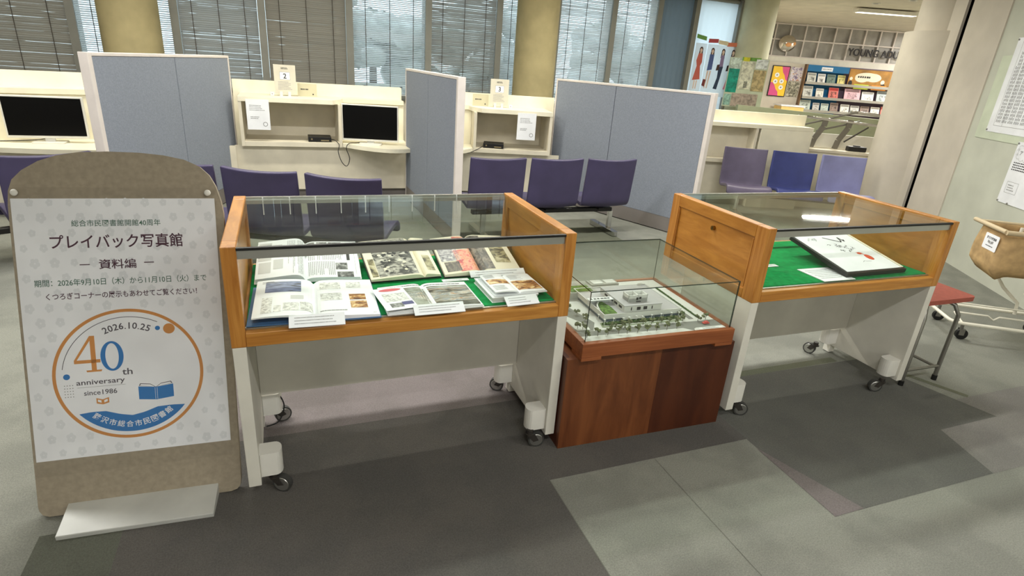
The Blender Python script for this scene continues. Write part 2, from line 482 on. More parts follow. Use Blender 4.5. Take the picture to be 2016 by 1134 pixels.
for x, y, m in ((-1.49, 8.0, mt_col), (3.39, 8.0, mt_col), (7.35, 8.2, mt_col2)):
    M().cyl((x, y, 0), (x, y, CEIL), 0.293, n=40).build('column', m, kind='structure')

# ------------------------------------------------------------------ windows, blinds and what stands outside
WY = 8.4
edges = [-3.15, -2.09, -1.08, -0.14, 0.893, 1.917, 2.916, 3.80, 4.722, 5.511, 6.194, 7.06, 7.7]
wmull = [0.05] * len(edges)
for i in range(len(edges) - 1):
    x0, x1 = edges[i], edges[i + 1]
    t = M()
    t.box(x0 - 0.042, x0 + 0.042, WY - 0.17, WY + 0.06, 0.9, 2.68)
    if i == len(edges) - 2: t.box(x1 - 0.03, x1 + 0.03, WY - 0.06, WY + 0.06, 0.9, 2.68)
    t.box(x0 + 0.03, x1 - 0.03, WY - 0.03, WY + 0.06, 0.9, 0.96)
    t.box(x0 + 0.03, x1 - 0.03, WY - 0.03, WY + 0.06, 2.62, 2.68)
    o = t.build('window_%d' % (i + 1), mt_frame_w, kind='structure')
    M().box(x0 + 0.03, x1 - 0.03, WY + 0.03, WY + 0.036, 0.96, 2.62).build('window_pane', mt_pane, o)

def blind(x0, x1, tilt, m, label, sag=0.09, gapz=1.0):
    th = thing('venetian_blind', label, 'blind', ((x0 + x1) / 2, WY - 0.13, 0), 0, 'venetian blinds at the windows')
    hw = (x1 - x0) / 2 - 0.046
    t = M(); rnd = random.Random(int(x0 * 100) + 991)
    z = gapz; ncol = 3 if hw > 0.35 else 2
    cx = [(-hw + 2 * hw * (k + 0.5) / ncol) for k in range(ncol)]
    while z < 2.66:
        tl = tilt + (rnd.random() - .5) * sag * 2.4 + .05 * sin(z * 23); b = (rnd.random() - .5) * 0.003
        cy, sy = cos(tl) * 0.0135, sin(tl) * 0.0135
        def P(u, v):
            x = -hw + 2 * hw * u
            near = min(abs(x - c) for c in cx)
            k = 1.0 + 0.22 * exp(-(near / 0.05) ** 2) * (rnd.random() * 2 - .8)
            s = (v - .5) * 2
            return Vector((x, s * cy * k, z + b - s * sy * k + 0.002 * (1 - s * s)))
        t.grid(P, 12, 2)
        z += 0.0225
    t.build('slats', m, th)
    for c in cx:
        M().box(c - 0.004, c + 0.004, -0.0165, -0.0145, gapz - 0.02, 2.66).build('ladder_tape', mt_cord, th)
    M().box(-hw, hw, -0.015, 0.015, gapz - 0.03, gapz - 0.015).build('bottom_rail', m, th)
    M().box(-hw, hw, -0.02, 0.02, 2.64, 2.68).build('head_rail', m, th)
BL = [(0, 1.08, mt_slat_d, 'brown-grey closed venetian blind at the far left of the window wall'),
      (1, 0.6, mt_slat_w, 'bright half-open venetian blind just left of the left yellow column'),
      (2, 1.0, mt_slat_g, 'dark grey closed blind right of the left yellow column'),
      (3, 1.1, mt_slat_d, 'brown-grey closed blind behind the booth sign numbered 2'),
      (4, 0.58, mt_slat_w, 'bright half-open blind above the middle monitor'),
      (5, 0.8, mt_slat_g, 'grey blind left of the booth sign numbered 3'),
      (6, 0.62, mt_slat_w, 'narrow bright blind left of the middle column'),
      (7, 0.72, mt_slat_w, 'bright blind right of the middle column above the blue-grey partition'),
      (8, 0.64, mt_slat_w, 'bright blind between the white window posts above the right partition')]
for i, tl, m, lab in BL: blind(edges[i], edges[i + 1], tl, m, lab)
rs = thing('roller_blind', 'plain blue-grey roller blind left of the fashion figure posters', 'blind', ((edges[9] + edges[10]) / 2, WY - 0.1, 0), 0, 'roller blinds')
hw = (edges[10] - edges[9]) / 2 - 0.035
def rb(u, v): return Vector((-hw + 2 * hw * u, 0.006 * sin(u * 40), 0.97 + 1.68 * v))
M().grid(rb, 30, 2).build('blind_fabric', mt_roller, rs)
M().cyl((-hw, 0, 2.65), (hw, 0, 2.65), 0.025).build('roller_tube', mt_frame_w, rs)
rs2 = thing('roller_blind', 'pale blue roller blind beside the olive column', 'blind', ((edges[11] + edges[12]) / 2, WY - 0.1, 0), 0, 'roller blinds')
hw = (edges[12] - edges[11]) / 2 - 0.035
M().grid(rb, 30, 2).build('blind_fabric', translucent('pale_blue_roller_fabric', (176, 192, 210), 0.3), rs2)
M().cyl((-hw, 0, 2.65), (hw, 0, 2.65), 0.025).build('roller_tube', mt_frame_w, rs2)

rs3 = thing('roller_blind', 'whitish roller blind behind the fashion figure posters', 'blind', ((edges[10] + edges[11]) / 2, WY - 0.1, 0), 0, 'roller blinds')
hw = (edges[11] - edges[10]) / 2 - 0.035
M().grid(rb, 30, 2).build('blind_fabric', translucent('white_roller_fabric', (236, 240, 245), 0.8), rs3)
M().cyl((-hw, 0, 2.65), (hw, 0, 2.65), 0.025).build('roller_tube', mt_frame_w, rs3)
M().box(-12, 22, 8.7, 26, -0.3, -0.1).build('outdoor_ground', mt_ground, kind='structure')
def tree(x, y, h, r, lab):
    th = thing('tree', lab, 'tree', (x, y, -0.1), 0, 'trees outside the windows')
    rnd = random.Random(int(x * 10) + 50); t = M()
    for k in range(26):
        a = rnd.random() * 2 * pi; q = sqrt(rnd.random()) * r
        t.ball((cos(a) * q, sin(a) * q * .6, h * (0.35 + 0.65 * rnd.random())), r * (0.2 + 0.22 * rnd.random()), 0, 9, 6, (1, 1, .8), 0.35, rnd)
    t.build('foliage', mt_leaf, th)
    M().cyl((0, 0, 0), (0, 0, h * 0.8), 0.09, 0.05).build('trunk', mt_bark, th)
tree(1.6, 11.2, 2.6, 1.1, 'leafy tree outside seen through the bright blind above the middle monitor')
tree(4.4, 13.0, 2.5, 1.1, 'leafy tree outside beside the middle column')
tree(7.2, 11.8, 2.5, 1.2, 'leafy tree outside behind the blinds over the right partition')
fn = M()
for k in range(16): fn.box(-0.5 + k * 0.6, -0.46 + k * 0.6, 10.2, 10.24, -0.1, 1.0)
fn.box(-0.5, 8.6, 10.2, 10.24, 0.95, 1.02); fn.box(-0.5, 8.6, 10.2, 10.24, 0.5, 0.54)
tag(fn.build('railing', mt_plastic), 'white railing outside the windows', 'railing')

# ------------------------------------------------------------------ ceiling lamps
def tube_lamp(x, y, z, L, watts, colr, lab, grp='ceiling tube lamps', rz=0.0):
    th = thing('ceiling_lamp', lab, 'lamp', (x, y, z), rz, grp)
    M().box(-L / 2 - .03, L / 2 + .03, -0.09, 0.09, -0.055, 0.0).build('housing', mt_housing, th, bevel=0.006)
    M().box(-L / 2, L / 2, -0.06, 0.06, -0.058, -0.05).build('diffuser', mt_lamp, th)
    d = bpy.data.lights.new('tube_light', 'AREA'); d.shape = 'RECTANGLE'; d.size = L; d.size_y = 0.12
    d.energy = watts; d.color = colr
    o = bpy.data.objects.new('tube_light', d); COL.objects.link(o); o.parent = th; o.location = (0, 0, -0.062)
for y, xa, xb, st, wt, colr in TUBE_ROWS:
    x = xa
    while x <= xb + 1e-6:
        if ((Vector((x, y, 0)) - WA).dot(WN) > 0.7 or y > 4.5) and not (y < -1 and -5.0 < x < -0.7):
            tube_lamp(x, y, CEIL, 1.25, wt, colr, 'white fluorescent tube lamp on the ceiling of the hall', rz=(pi / 2 if y < -1 else 0.0))
        x += st
p = G(5.85, 10.65); tube_lamp(p.x, p.y, CEIL - 0.02, 0.95, 130, (1, .97, .9), 'lit ceiling tube lamp above the letters YOUNG ADULT', 'reading area lamps', -YAW)
for X, D in ((9.6, 12.6), (9.8, 10.0)):  # added lamps hidden behind the right column, to brighten the reading area
    p = G(X, D); tube_lamp(p.x, p.y, CEIL, 1.25, 120, (1, .98, .93), 'added tube lamp out of view, brightening the reading area', 'reading area lamps', -YAW)
for X, D in ((4.9, 9.3), (5.5, 9.4), (6.0, 9.0), (5.3, 10.0), (6.2, 10.1)):
    p = G(X, D)
    t = M().cyl((p.x, p.y, CEIL - 0.012), (p.x, p.y, CEIL), 0.06, n=20)
    t.cyl((p.x, p.y, CEIL - 0.014), (p.x, p.y, CEIL - 0.004), 0.035, n=20, m=1)
    tag(t.build('downlight', [mt_housing, mt_inkg]), 'small round unlit downlight in the ceiling of the reading area', 'downlight', 'ceiling downlights')

# ------------------------------------------------------------------ the two display cases
CW, CD = 1.182, 0.670
def caster_parts(root, x, y, ang, cover_box, half_dir):
    x0, x1, y0, y1, z0, z1 = cover_box
    r = (y1 - y0) / 2; cy = (y0 + y1) / 2; pts = []
    if half_dir > 0:
        pts = [(x0, y0), (x1 - r * .7, y0)] + [(x1 - r * .7 + r * .7 * cos(a), cy + r * sin(a)) for a in [(-pi / 2) + pi * k / 10 for k in range(1, 10)]] + [(x1 - r * .7, y1), (x0, y1)]
    else:
        pts = [(x1, y1), (x0 + r * .7, y1)] + [(x0 + r * .7 - r * .7 * cos(a), cy + r * sin(a)) for a in [pi / 2 - pi * k / 10 for k in range(1, 10)]] + [(x0 + r * .7, y0), (x1, y0)]
    cv = M().ext(pts, z0, z1).build('caster_cover', mt_plastic, root, bevel=0.004)
    f = M()
    d = Vector((cos(ang), sin(ang), 0)); n = Vector((-d.y, d.x, 0))
    wc = Vector((x, y, 0.034)) ; pv = wc - d * 0.028
    f.cyl((pv.x, pv.y, 0.058), (pv.x, pv.y, z0 + 0.004), 0.014, n=14)
    for s in (-1, 1):
        q = n * 0.0135 * s
        a = Vector((pv.x, pv.y, 0.062)) + q; b = Vector((wc.x, wc.y, 0.034)) + q
        e = n * 0.0018
        up = Vector((0, 0, 1))
        vs = [a - d * .016 - e, a + d * .022 - e, b + d * .010 - e, b - d * .012 - up * .006 - e, a - d * .016 + e, a + d * .022 + e, b + d * .010 + e, b - d * .012 - up * .006 + e]
        f.add(vs, [(0, 1, 2, 3), (7, 6, 5, 4), (0, 4, 5, 1), (1, 5, 6, 2), (2, 6, 7, 3), (3, 7, 4, 0)])
    c = Vector((pv.x, pv.y, 0.060)); f.cyl((c.x, c.y, 0.0595), (c.x, c.y, 0.064), 0.020, n=14)
    cst = f.build('caster', mt_dark, root)
    wh = M()
    wh.cyl(wc - n * .0105, wc + n * .0105, 0.034, n=24)
    for s in (-1, 1):
        wh.cyl(wc + n * .0105 * s, wc + n * .0122 * s, 0.028, 0.026, n=20, m=1)
        wh.cyl(wc + n * .0122 * s, wc + n * .0150 * s, 0.006, n=10, m=1)
    wh.build('wheel', [mt_wheel, mt_alu], cst)

def display_case(label, loc, rz, casters, strips):
    c = thing('display_case', label, 'display case', loc, rz, 'glass-topped oak display cases')
    for side in (0, 1):
        x0 = 0 if side == 0 else CW - 0.044
        t = M()
        zb, zt = 0.6007, 0.9353
        t.box(x0 + .009, x0 + .035, 0.06, CD - 0.06, zb + .04, zt - .05)            # field
        t.box(x0, x0 + .044, 0, 0.068, zb, zt, 1); t.box(x0, x0 + .044, CD - 0.058, CD, zb, zt, 1)
        t.box(x0, x0 + .044, 0.068, CD - 0.058, zb, zb + .045); t.box(x0, x0 + .044, 0.068, CD - 0.058, zt - .055, zt)
        xo = x0 - 0.0 if side == 0 else x0 + .044
        s = -1 if side == 0 else 1
        for a in ((.072, .078, zb + .05, zt - .06), (CD - .068, CD - .062, zb + .05, zt - .06)):
            t.box(min(xo, xo - s * .006), max(xo, xo - s * .006), a[0], a[1], a[2], a[3], 1)
        p = t.build('end_panel', [mt_oak_in, mt_oak_v], c, bevel=0.003)
        if side == 0:
            k = M().cyl((x0 - .004, 0.335, 0.845), (x0 + .008, 0.335, 0.845), 0.011, n=20)
            k.box(x0 - .0046, x0 - .004, 0.3335, 0.3365, 0.839, 0.851, 1)
            k.build('lock', [mt_brass, mt_black], p)
        lg = M().box(x0 + .0015, x0 + .0425, 0.002, 0.475, 0.052, 0.6007)
        lg.box(x0 + .0015, x0 + .0425, 0.43, 0.475, 0.004, 0.052)
        lg.build('leg_panel', mt_white, c, bevel=0.002)
    M().box(.044, CW - .044, 0.0, 0.03, 0.6007, 0.650).build('front_rail', mt_oak, c, bevel=0.003)
    M().box(.044, CW - .044, CD - .03, CD, 0.6007, 0.650).build('back_rail', mt_oak, c, bevel=0.003)
    M().box(.044, CW - .044, 0.03, CD - .03, 0.606, 0.645).build('deck', mt_white_in, c)
    M().box(.046, CW - .046, 0.042, CD - .036, 0.645, 0.658).build('felt_mat', mt_felt, c, bevel=0.003)
    M().box(.044, CW - .044, 0.03, 0.041, 0.645, 0.654).build('glass_channel', mt_alu, c)
    M().box(.044, CW - .044, 0.364, 0.384, 0.20, 0.606).build('modesty_panel', mt_white_in, c)
    g = M(); g.box(.046, CW - .046, 0.019, 0.024, 0.650, 0.896)
    g.build('front_glass', mt_glass2, c)
    tb = M(); tb.box(.044, CW - .044, 0.008, 0.028, 0.894, 0.922); tb.box(.044, CW - .044, 0.0, 0.012, 0.9225, 0.931, 1)
    tb.build('front_bar', [mt_alu, mt_black], c)
    g = M(); g.box(.046, CW - .046, 0.012, CD - .004, 0.924, 0.930)
    g.build('top_glass', mt_glass, c)
    rb_ = M(); rb_.box(.044, CW - .044, CD - .022, CD - .002, 0.906, 0.922); rb_.box(.044, CW - .044, CD - .008, CD, 0.922, 0.932)
    rb_.build('rear_bar', mt_alu, c)
    for k in (0, 1):
        M().box(.046 + k * .53, .046 + k * .53 + .558, CD - .018 + k * .008, CD - .014 + k * .008, 0.650, 0.906).build('sliding_glass', mt_glass2, c)
    for x in strips:  # thin upright white strips along the top of the rear glass
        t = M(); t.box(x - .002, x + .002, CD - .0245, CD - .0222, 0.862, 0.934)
        t.build('white_strip', mt_paper, c)
    for x, y, ang, cb, hd in casters: caster_parts(c, x, y, ang, cb, hd)
    return c

fc = lambda x0, x1, y0, y1: (x0, x1, y0, y1, 0.078, 0.172)
L0, R0 = .0425, CW - .0425
cas1 = [(.110, .022, -0.5, fc(L0, L0 + .074, .014, .082), 1), (R0 - .036, .014, -0.2, fc(R0 - .078, R0, .014, .082), -1),
        (.115, .47, 0.3, (L0, L0 + .074, .40, .468, .078, .172), 1), (R0 - .05, .47, 2.6, (R0 - .078, R0, .40, .468, .078, .172), -1)]
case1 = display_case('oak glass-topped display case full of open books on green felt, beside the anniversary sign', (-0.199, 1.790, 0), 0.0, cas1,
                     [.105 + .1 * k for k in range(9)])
cas2 = [(.110, .022, -0.4, fc(L0, L0 + .074, .014, .082), 1), (R0 - .13, .02, 2.75, fc(R0 - .078, R0, .014, .082), -1),
        (.115, .47, 0.3, (L0, L0 + .074, .40, .468, .078, .172), 1), (R0 - .13, .46, 2.0, (R0 - .078, R0, .40, .468, .078, .172), -1)]
case2 = display_case('oak glass-topped display case holding one framed sheet, before the white column', (1.846, 1.737, 0), -0.0133, cas2, [])
DZ = 0.658

# ------------------------------------------------------------------ what lies in the cases
ph_bw = photo('photo_grey_crowd', [(30, 30, 28), (70, 68, 64), (150, 146, 138), (172, 168, 158), (210, 206, 196)], 26, (1, 1.6, 1), 3.1)
ph_grey = photo('photo_grey', [(50, 50, 50), (110, 110, 110), (180, 180, 180)], 45, (1, 1, 1), 5.0)
ph_sky = photo('photo_blue_dusk', [(40, 40, 52), (96, 104, 140), (136, 146, 184), (70, 70, 84)], 16, (.5, 2, 1), 1.7)
ph_sepia = photo('photo_sepia_boats', [(60, 52, 36), (128, 118, 84), (176, 166, 128), (206, 196, 166)], 20, (1, 1.3, 1), 8.3)
ph_hall = photo('photo_hall', [(62, 56, 48), (150, 140, 120), (120, 130, 138), (196, 190, 178), (156, 104, 52)], 22, (.6, 1.8, 1), 2.2)
ph_warm = photo('photo_warm_interior', [(92, 52, 22), (160, 104, 52), (206, 160, 100), (236, 214, 170)], 30, (1, 1.4, 1), 4.6)
ph_floor = photo('photo_grey_green', [(92, 90, 76), (140, 142, 128), (170, 176, 166)], 18, (1, 2, 1), 6.4)
ph_coral = photo('photo_coral_flowers', [(190, 60, 66), (226, 110, 96), (238, 170, 140), (214, 128, 86)], 40, (1, 1, 1), 9.9)
ph_violet = photo('photo_pale_violet', [(90, 86, 96), (170, 164, 170), (216, 212, 210)], 42, (1, 1, 1), 7.7)
ph_plan = photo('line_plan', [(168, 168, 166), (222, 222, 220), (240, 240, 238)], 75, (1, 1, 1), 2.9)
ph_brown = photo('photo_brown_dark', [(52, 46, 44), (96, 84, 76), (140, 126, 112)], 24, (2, 1, 1), 1.1)

def open_book(name, label, loc, rz, tilt, wl, wr, h, tl, tr, cover, page, extra, prints, group, cat='book', liftl=0.0, seed=1, cm=.004):
    root = thing(name, label, cat, loc, rz, group, rx=tilt)
    mats = [page, mt_inkg, mt_inkl, mt_ink] + extra
    rnd = random.Random(seed)
    M().box(-wl - cm, wr + .004, -.003, h + .003, 0.0, 0.0035).build('cover', cover, root)
    def prof(t, th, lift): return 0.0035 + th * ((1 - exp(-t / .07)) * (1 - .6 * t) + .1) + lift * sin(t * pi * .62) * .6
    for sgn, wd, th, lift in ((-1, wl, tl, liftl), (1, wr, tr, 0.0)):
        if wd <= 0: continue
        t = M(); n = 20
        top = [(sgn * wd * i / n, prof(i / n, th, lift)) for i in range(n + 1)]
        base = [(sgn * wd * i / n, (0.0036 if not lift else prof(i / n, th, lift) - .004 - th * .3 * (1 - i / n))) for i in range(n, -1, -1)]
        poly = top + base
        if sgn > 0: poly = poly[::-1]
        t.exty(poly, 0, h, 0)
        def P(u, v, sgn=sgn, wd=wd, th=th, lift=lift):
            a = (1 - u) if sgn < 0 else u
            return Vector((sgn * wd * a, v * h, prof(a, th, lift) + 0.0005))
        def patch(u0, v0, u1, v1, m):
            t.grid(lambda a, b: P(u0 + (u1 - u0) * a, v0 + (v1 - v0) * b), 10, 1, m, True)
        for pr in prints:
            if pr[0] != ('L' if sgn < 0 else 'R'): continue
            if pr[1] == 'P': patch(*pr[2:7])
            elif pr[1] == 'D':                                      # scattered figures in a photograph
                for k in range(pr[7]):
                    cu_, cv_ = pr[2] + (pr[4] - pr[2]) * rnd.random(), pr[3] + (pr[5] - pr[3]) * rnd.random()
                    ru, rv = .018 + .022 * rnd.random(), .012 + .02 * rnd.random(); mm = pr[6] if rnd.random() < .72 else 0
                    t.add([P(cu_ + ru * cos(a), cv_ + rv * sin(a)) + Vector((0, 0, .0004 + .00001 * k)) for a in [2 * pi * i / 9 for i in range(9)]], [tuple(range(9))], mm)
            else:                                                   # lines of text: 'H' rows or 'V' columns
                u0, v0, u1, v1, m, k = pr[2:8]
                for i in range(k):
                    if pr[1] == 'H':
                        c = v1 - (v1 - v0) * (i + .5) / k; e = (v1 - v0) / k * .17
                        q = u0
                        stop = u1 - (u1 - u0) * (.4 * rnd.random() if rnd.random() > .7 else 0)
                        while q < stop - .01:
                            s = min(stop, q + (u1 - u0) * (.05 + .12 * rnd.random())); patch2 = (q, c - e, s, c + e)
                            t.grid(lambda a, b: P(patch2[0] + (patch2[2] - patch2[0]) * a, patch2[1] + (patch2[3] - patch2[1]) * b), 2, 1, m, True)
                            q = s + (u1 - u0) * .012
                    else:
                        c = u0 + (u1 - u0) * (i + .5) / k; e = (u1 - u0) / k * .17
                        q = v1
                        stop = v0 + (v1 - v0) * (.5 * rnd.random() if rnd.random() > .7 else 0)
                        while q > stop + .01:
                            s = max(stop, q - (v1 - v0) * (.06 + .12 * rnd.random()))
                            t.add([P(c - e, s), P(c + e, s), P(c + e, q), P(c - e, q)], [(0, 1, 2, 3)], m)
                            q = s - (v1 - v0) * .012
        t.build('left_pages' if sgn < 0 else 'right_pages', mats, root)
    return root

def wedge(loc, rz, wd, dp, tilt, lab):
    t = M().extx([(0.0, 0.0), (dp, 0.0), (dp, dp * math.tan(tilt) - .002)], 0, wd)
    o = tag(t.build('book_rest', mt_blackp), lab, 'book rest', 'sloping rests under the rear books')
    o.location = loc; o.rotation_euler = (0, 0, rz)

GB = 'open books in the left display case'
open_book('open_book', 'open white book with vertical columns of text, far left of the rear row',
          (.042, 2.178, DZ + .004), -.043, .235, .178, .205, .27, .034, .016, mt_paper, mt_paper, [ph_grey],
          [('L', 'P', .03, .45, .3, .93, 2), ('L', 'H', .03, .5, .3, .9, 1, 6), ('L', 'P', .32, .62, .52, .86, 2), ('L', 'P', .35, .2, .55, .45, 2), ('L', 'P', .05, .12, .3, .4, 2),
           ('L', 'V', .62, .05, .8, .95, 1, 7), ('L', 'V', .84, .05, .96, .95, 1, 5),
           ('R', 'P', .0, .86, .18, .97, 4), ('R', 'P', .22, .86, .42, .97, 4), ('R', 'P', .45, .86, .7, .97, 4), ('R', 'V', .05, .46, .72, .82, 1, 20), ('R', 'V', .05, .06, .55, .42, 1, 15),
           ('R', 'P', .56, .2, .78, .38, 4), ('R', 'P', .58, .0, .88, .14, 4), ('R', 'P', .78, .45, .84, .96, 3), ('R', 'P', .93, .06, .935, .97, 1)], GB, seed=3)
open_book('open_book', 'open photo book with a grey picture of a crowd, middle of the rear row',
          (.497, 2.135, DZ + .004), .055, .235, .215, .066, .29, .02, .018, mt_blackp, mt_paper2, [ph_bw, ph_sepia],
          [('L', 'P', .16, .03, .9, .99, 4), ('L', 'D', .35, .55, .85, .95, 3, 34), ('L', 'D', .28, .1, .75, .6, 3, 26), ('L', 'P', .04, .05, .15, .5, 5), ('R', 'P', .3, .1, .8, .5, 5), ('R', 'H', .2, .6, .9, .9, 1, 6)], GB, seed=4)
open_book('open_book', 'open book with coral-red flowers and a sepia picture, right end of the rear row',
          (.736, 2.125, DZ + .004), .0, .235, .158, .176, .29, .022, .024, mt_blackp, mt_paper2, [ph_coral, ph_violet, ph_sepia, ph_brown],
          [('L', 'P', .05, .32, .58, .93, 5), ('L', 'P', .1, .05, .5, .3, 7), ('L', 'P', .45, .03, .98, .6, 4), ('L', 'P', .6, .62, .98, .98, 4),
           ('R', 'P', .0, .03, .36, .98, 7), ('R', 'P', .46, .2, .86, .9, 6)], GB, seed=5)
for x, y, rz, wd in ((-.115, 2.19, -.043, .33), (.3, 2.135, .055, .22), (.6, 2.135, 0, .29)):
    wedge((x, y, DZ), rz, wd, .24, .2, 'black sloping rest holding a rear book up in the left display case')
open_book('open_book', 'wide open book with blue cover and a dusk photograph, front left of the case',
          (.057, 1.812, DZ + .001), -.032, 0.0, .193, .21, .33, .02, .017, mat('blue_book_cover', (72, 112, 160), .5), mt_paper, [ph_sky, ph_plan, ph_warm, mat('navy_flyleaf', (44, 52, 86), .6)],
          [('L', 'P', .16, .62, .78, .93, 4), ('L', 'H', .1, .88, .4, .96, 1, 2), ('L', 'P', .13, .08, .3, .48, 5), ('L', 'P', .33, .1, .45, .26, 5), ('L', 'P', .48, .12, .74, .32, 5), ('L', 'P', .76, .12, .97, .34, 5), ('L', 'P', .6, .42, .82, .52, 2),
           ('R', 'P', .1, .72, .45, .92, 5), ('R', 'P', .55, .74, .8, .92, 5), ('R', 'P', .1, .4, .45, .6, 5), ('R', 'P', .57, .4, .84, .56, 6), ('R', 'P', .57, .18, .84, .37, 6), ('R', 'H', .08, .1, .5, .16, 1, 1), ('R', 'P', .9, .05, .96, .055, 3)], GB, liftl=.024, seed=6, cm=.016)
open_book('open_magazine', 'open magazine with a wide picture across both pages, front middle of the case',
          (.462, 1.815, DZ + .001), .019, 0.0, .165, .18, .235, .014, .012, mt_paper, mt_paper, [ph_hall, ph_floor],
          [('L', 'P', .35, .03, 1., .85, 5), ('L', 'P', .5, .35, 1., .66, 4), ('L', 'H', .2, .9, .95, .96, 3, 1), ('R', 'P', 0, .03, .97, .78, 4), ('R', 'P', 0, .03, .97, .2, 5), ('R', 'H', .05, .88, .85, .95, 3, 1), ('R', 'P', 0, .8, .97, .85, 5)], GB, 'magazine', seed=7)
ins = thing('leaflet', 'white leaflet with a red oval heading tucked into the open magazine', 'leaflet', (.289, 1.803, DZ + .022), .12)
t = M(); t.box(0, .115, 0, .20, 0, .0012, 0)
oval = lambda u, v: Vector((u, v, .0018)); t.disc((.062, .178), .042, 20, 1, oval, ry=.013)
t.grid(lambda a, b: Vector((.02 + .085 * a, .07 + .075 * b, .0018)), 1, 1, 2); t.grid(lambda a, b: Vector((.025 + .045 * a, .018 + .035 * b, .0018)), 1, 1, 3)
t.grid(lambda a, b: Vector((.07 + .04 * a, .032 + .028 * b, .0018)), 1, 1, 4)
t.build('sheet', [mt_paper, mat('pink_red_ink', (214, 104, 112), .6), ph_plan, ph_grey, mat('indigo_ink', (82, 82, 130), .6)], ins)
cb = thing('closed_book', 'closed white book lying under the small brown-pictured booklet, front right of the case', 'book', (.69, 1.848, DZ), .03)
t = M(); t.box(0, .185, 0, .205, .002, .018, 1); t.build('page_block', [mt_white, mt_inkl], cb)
M().box(-.003, .188, -.003, .208, 0, .0022).build('back_cover', mt_paper, cb)
t = M(); t.box(-.003, .188, -.003, .208, .018, .0205); t.box(.012, .17, .012, .13, .0205, .0209, 1); t.build('front_cover', [mt_paper, mat('navy_picture', (44, 48, 76), .5)], cb)
open_book('open_booklet', 'small open booklet with warm brown interior pictures lying on a closed white book',
          (.802, 1.86, DZ + .0215), .03, 0.0, .1, .112, .186, .009, .007, mt_paper, mt_paper, [ph_warm],
          [('L', 'P', .05, .42, .98, .68, 4), ('L', 'H', .1, .74, .5, .95, 1, 6), ('L', 'H', .1, .08, .6, .34, 1, 6), ('R', 'P', .05, .1, .96, .6, 4), ('R', 'H', .1, .66, .6, .95, 1, 6)], GB, liftl=.014, seed=8)

def card(loc, rz, wd, hh, lab, lines=3, tilt=.5, grp='caption cards'):
    c = thing('caption_card', lab, 'card', loc, rz, grp, rx=tilt)
    t = M(); t.box(0, wd, 0, hh, 0, .0025)
    dashes(t, wd * .1, wd * .92, hh * .16, hh * .88, lines, 1, random.Random(int(wd * 9999)), .24, 30, z=.0029)
    t.build('card', [mt_paper, mt_inkg], c)
    if tilt > .1:
        M().extx([(.002, -.0025), (hh * .8, -.0025), (hh * .8, -hh * .8 * math.tan(tilt) * .9)], wd * .3, wd * .7).build('card_foot', mt_paper, c)
card((-.026, 1.772, DZ + .0045), -.043, .174, .05, 'white caption card leaning in front of the wide blue-covered book')
card((.382, 1.782, DZ + .0045), .0, .182, .046, 'white caption card leaning in front of the open magazine')
card((.728, 1.79, DZ + .0045), .054, .132, .046, 'white caption card leaning before the small booklet on the closed book')
card((.672, 2.070, DZ + .018), .0, .240, .034, 'white caption card behind the small booklet, below the book with coral flowers', 2)
card((.56, 2.085, DZ + .0005), .02, .11, .025, 'narrow white caption strip lying below the left page of the coral flower book', 1, 0.0)

fb = thing('framed_sheet', 'black-framed sheet with brush writing and a small red drawing in the right case', 'picture', (2.464, 1.80, DZ + .004), .006, None, rx=.199)
t = M(); t.box(-.012, .397, -.012, .37, 0, .022); t.build('frame', mt_blackp, fb, bevel=.002)
t = M(); t.box(0, .372, .004, .358, .022, .0235); t.build('sheet', mt_paper, fb)
t = M(); t.box(.374, .388, .004, .358, .022, .026); t.build('slip_edge', mt_paper2, fb)
t = M(); rnd = random.Random(5); zz = .0239
def stroke(pts, wd, m):
    for (x0, y0), (x1, y1) in zip(pts[:-1], pts[1:]):
        d = Vector((x1 - x0, y1 - y0, 0)); n = Vector((-d.y, d.x, 0)).normalized() * wd / 2
        a = Vector((x0, y0, zz)); b = Vector((x1, y1, zz)); t.add([a - n, b - n, b + n, a + n], [(0, 1, 2, 3)], m)
stroke([(.17, .33), (.25, .275), (.262, .29), (.272, .325), (.28, .28), (.29, .3)], .008, 0)
for cx, cy, n in ((.09, .31, 7), (.16, .24, 7), (.22, .225, 8), (.20, .19, 8), (.25, .2, 6)):
    for k in range(n):
        x = cx + rnd.uniform(-.03, .03); y = cy + rnd.uniform(-.012, .012); a = rnd.random() * 3
        stroke([(x, y), (x + .013 * cos(a), y + .01 * sin(a)), (x + .016 * cos(a + 1), y + .012 * sin(a + 1))], .0022, 0)
stroke([(.235, .165), (.262, .165), (.275, .15)], .003, 1)
t.ball((.275, .115, zz - .001), .026, 1, 10, 5, (1, 1.3, .05)); t.ball((.25, .155, zz - .001), .017, 1, 10, 5, (1.2, .8, .06)); stroke([(.262, .15), (.27, .13), (.265, .11)], .006, 1)
for c in ((.268, .082), (.305, .088), (.287, .13)): t.ball((c[0], c[1], zz - .001), .005, 0, 8, 4, (1, 1, .1))
stroke([(.19, .075), (.205, .085), (.22, .08), (.25, .078)], .002, 0)
t.build('brush_marks', [mt_ink, mat('vermilion_ink', (216, 84, 48), .6)], fb)
M().extx([(.25, -.002), (.35, -.002), (.35, -.063), (.30, -.053)], .14, .23).build('rear_prop', mt_blackp, fb)
card((2.289, 1.767, DZ + .0008), -.013, .197, .165, 'white caption sheet lying flat in front of the framed sheet', 6, 0.0)
card((2.12, 1.99, DZ + .0008), 0.0, .112, .03, 'small blank white slip on the green felt at the left of the right case', 1, 0.0)

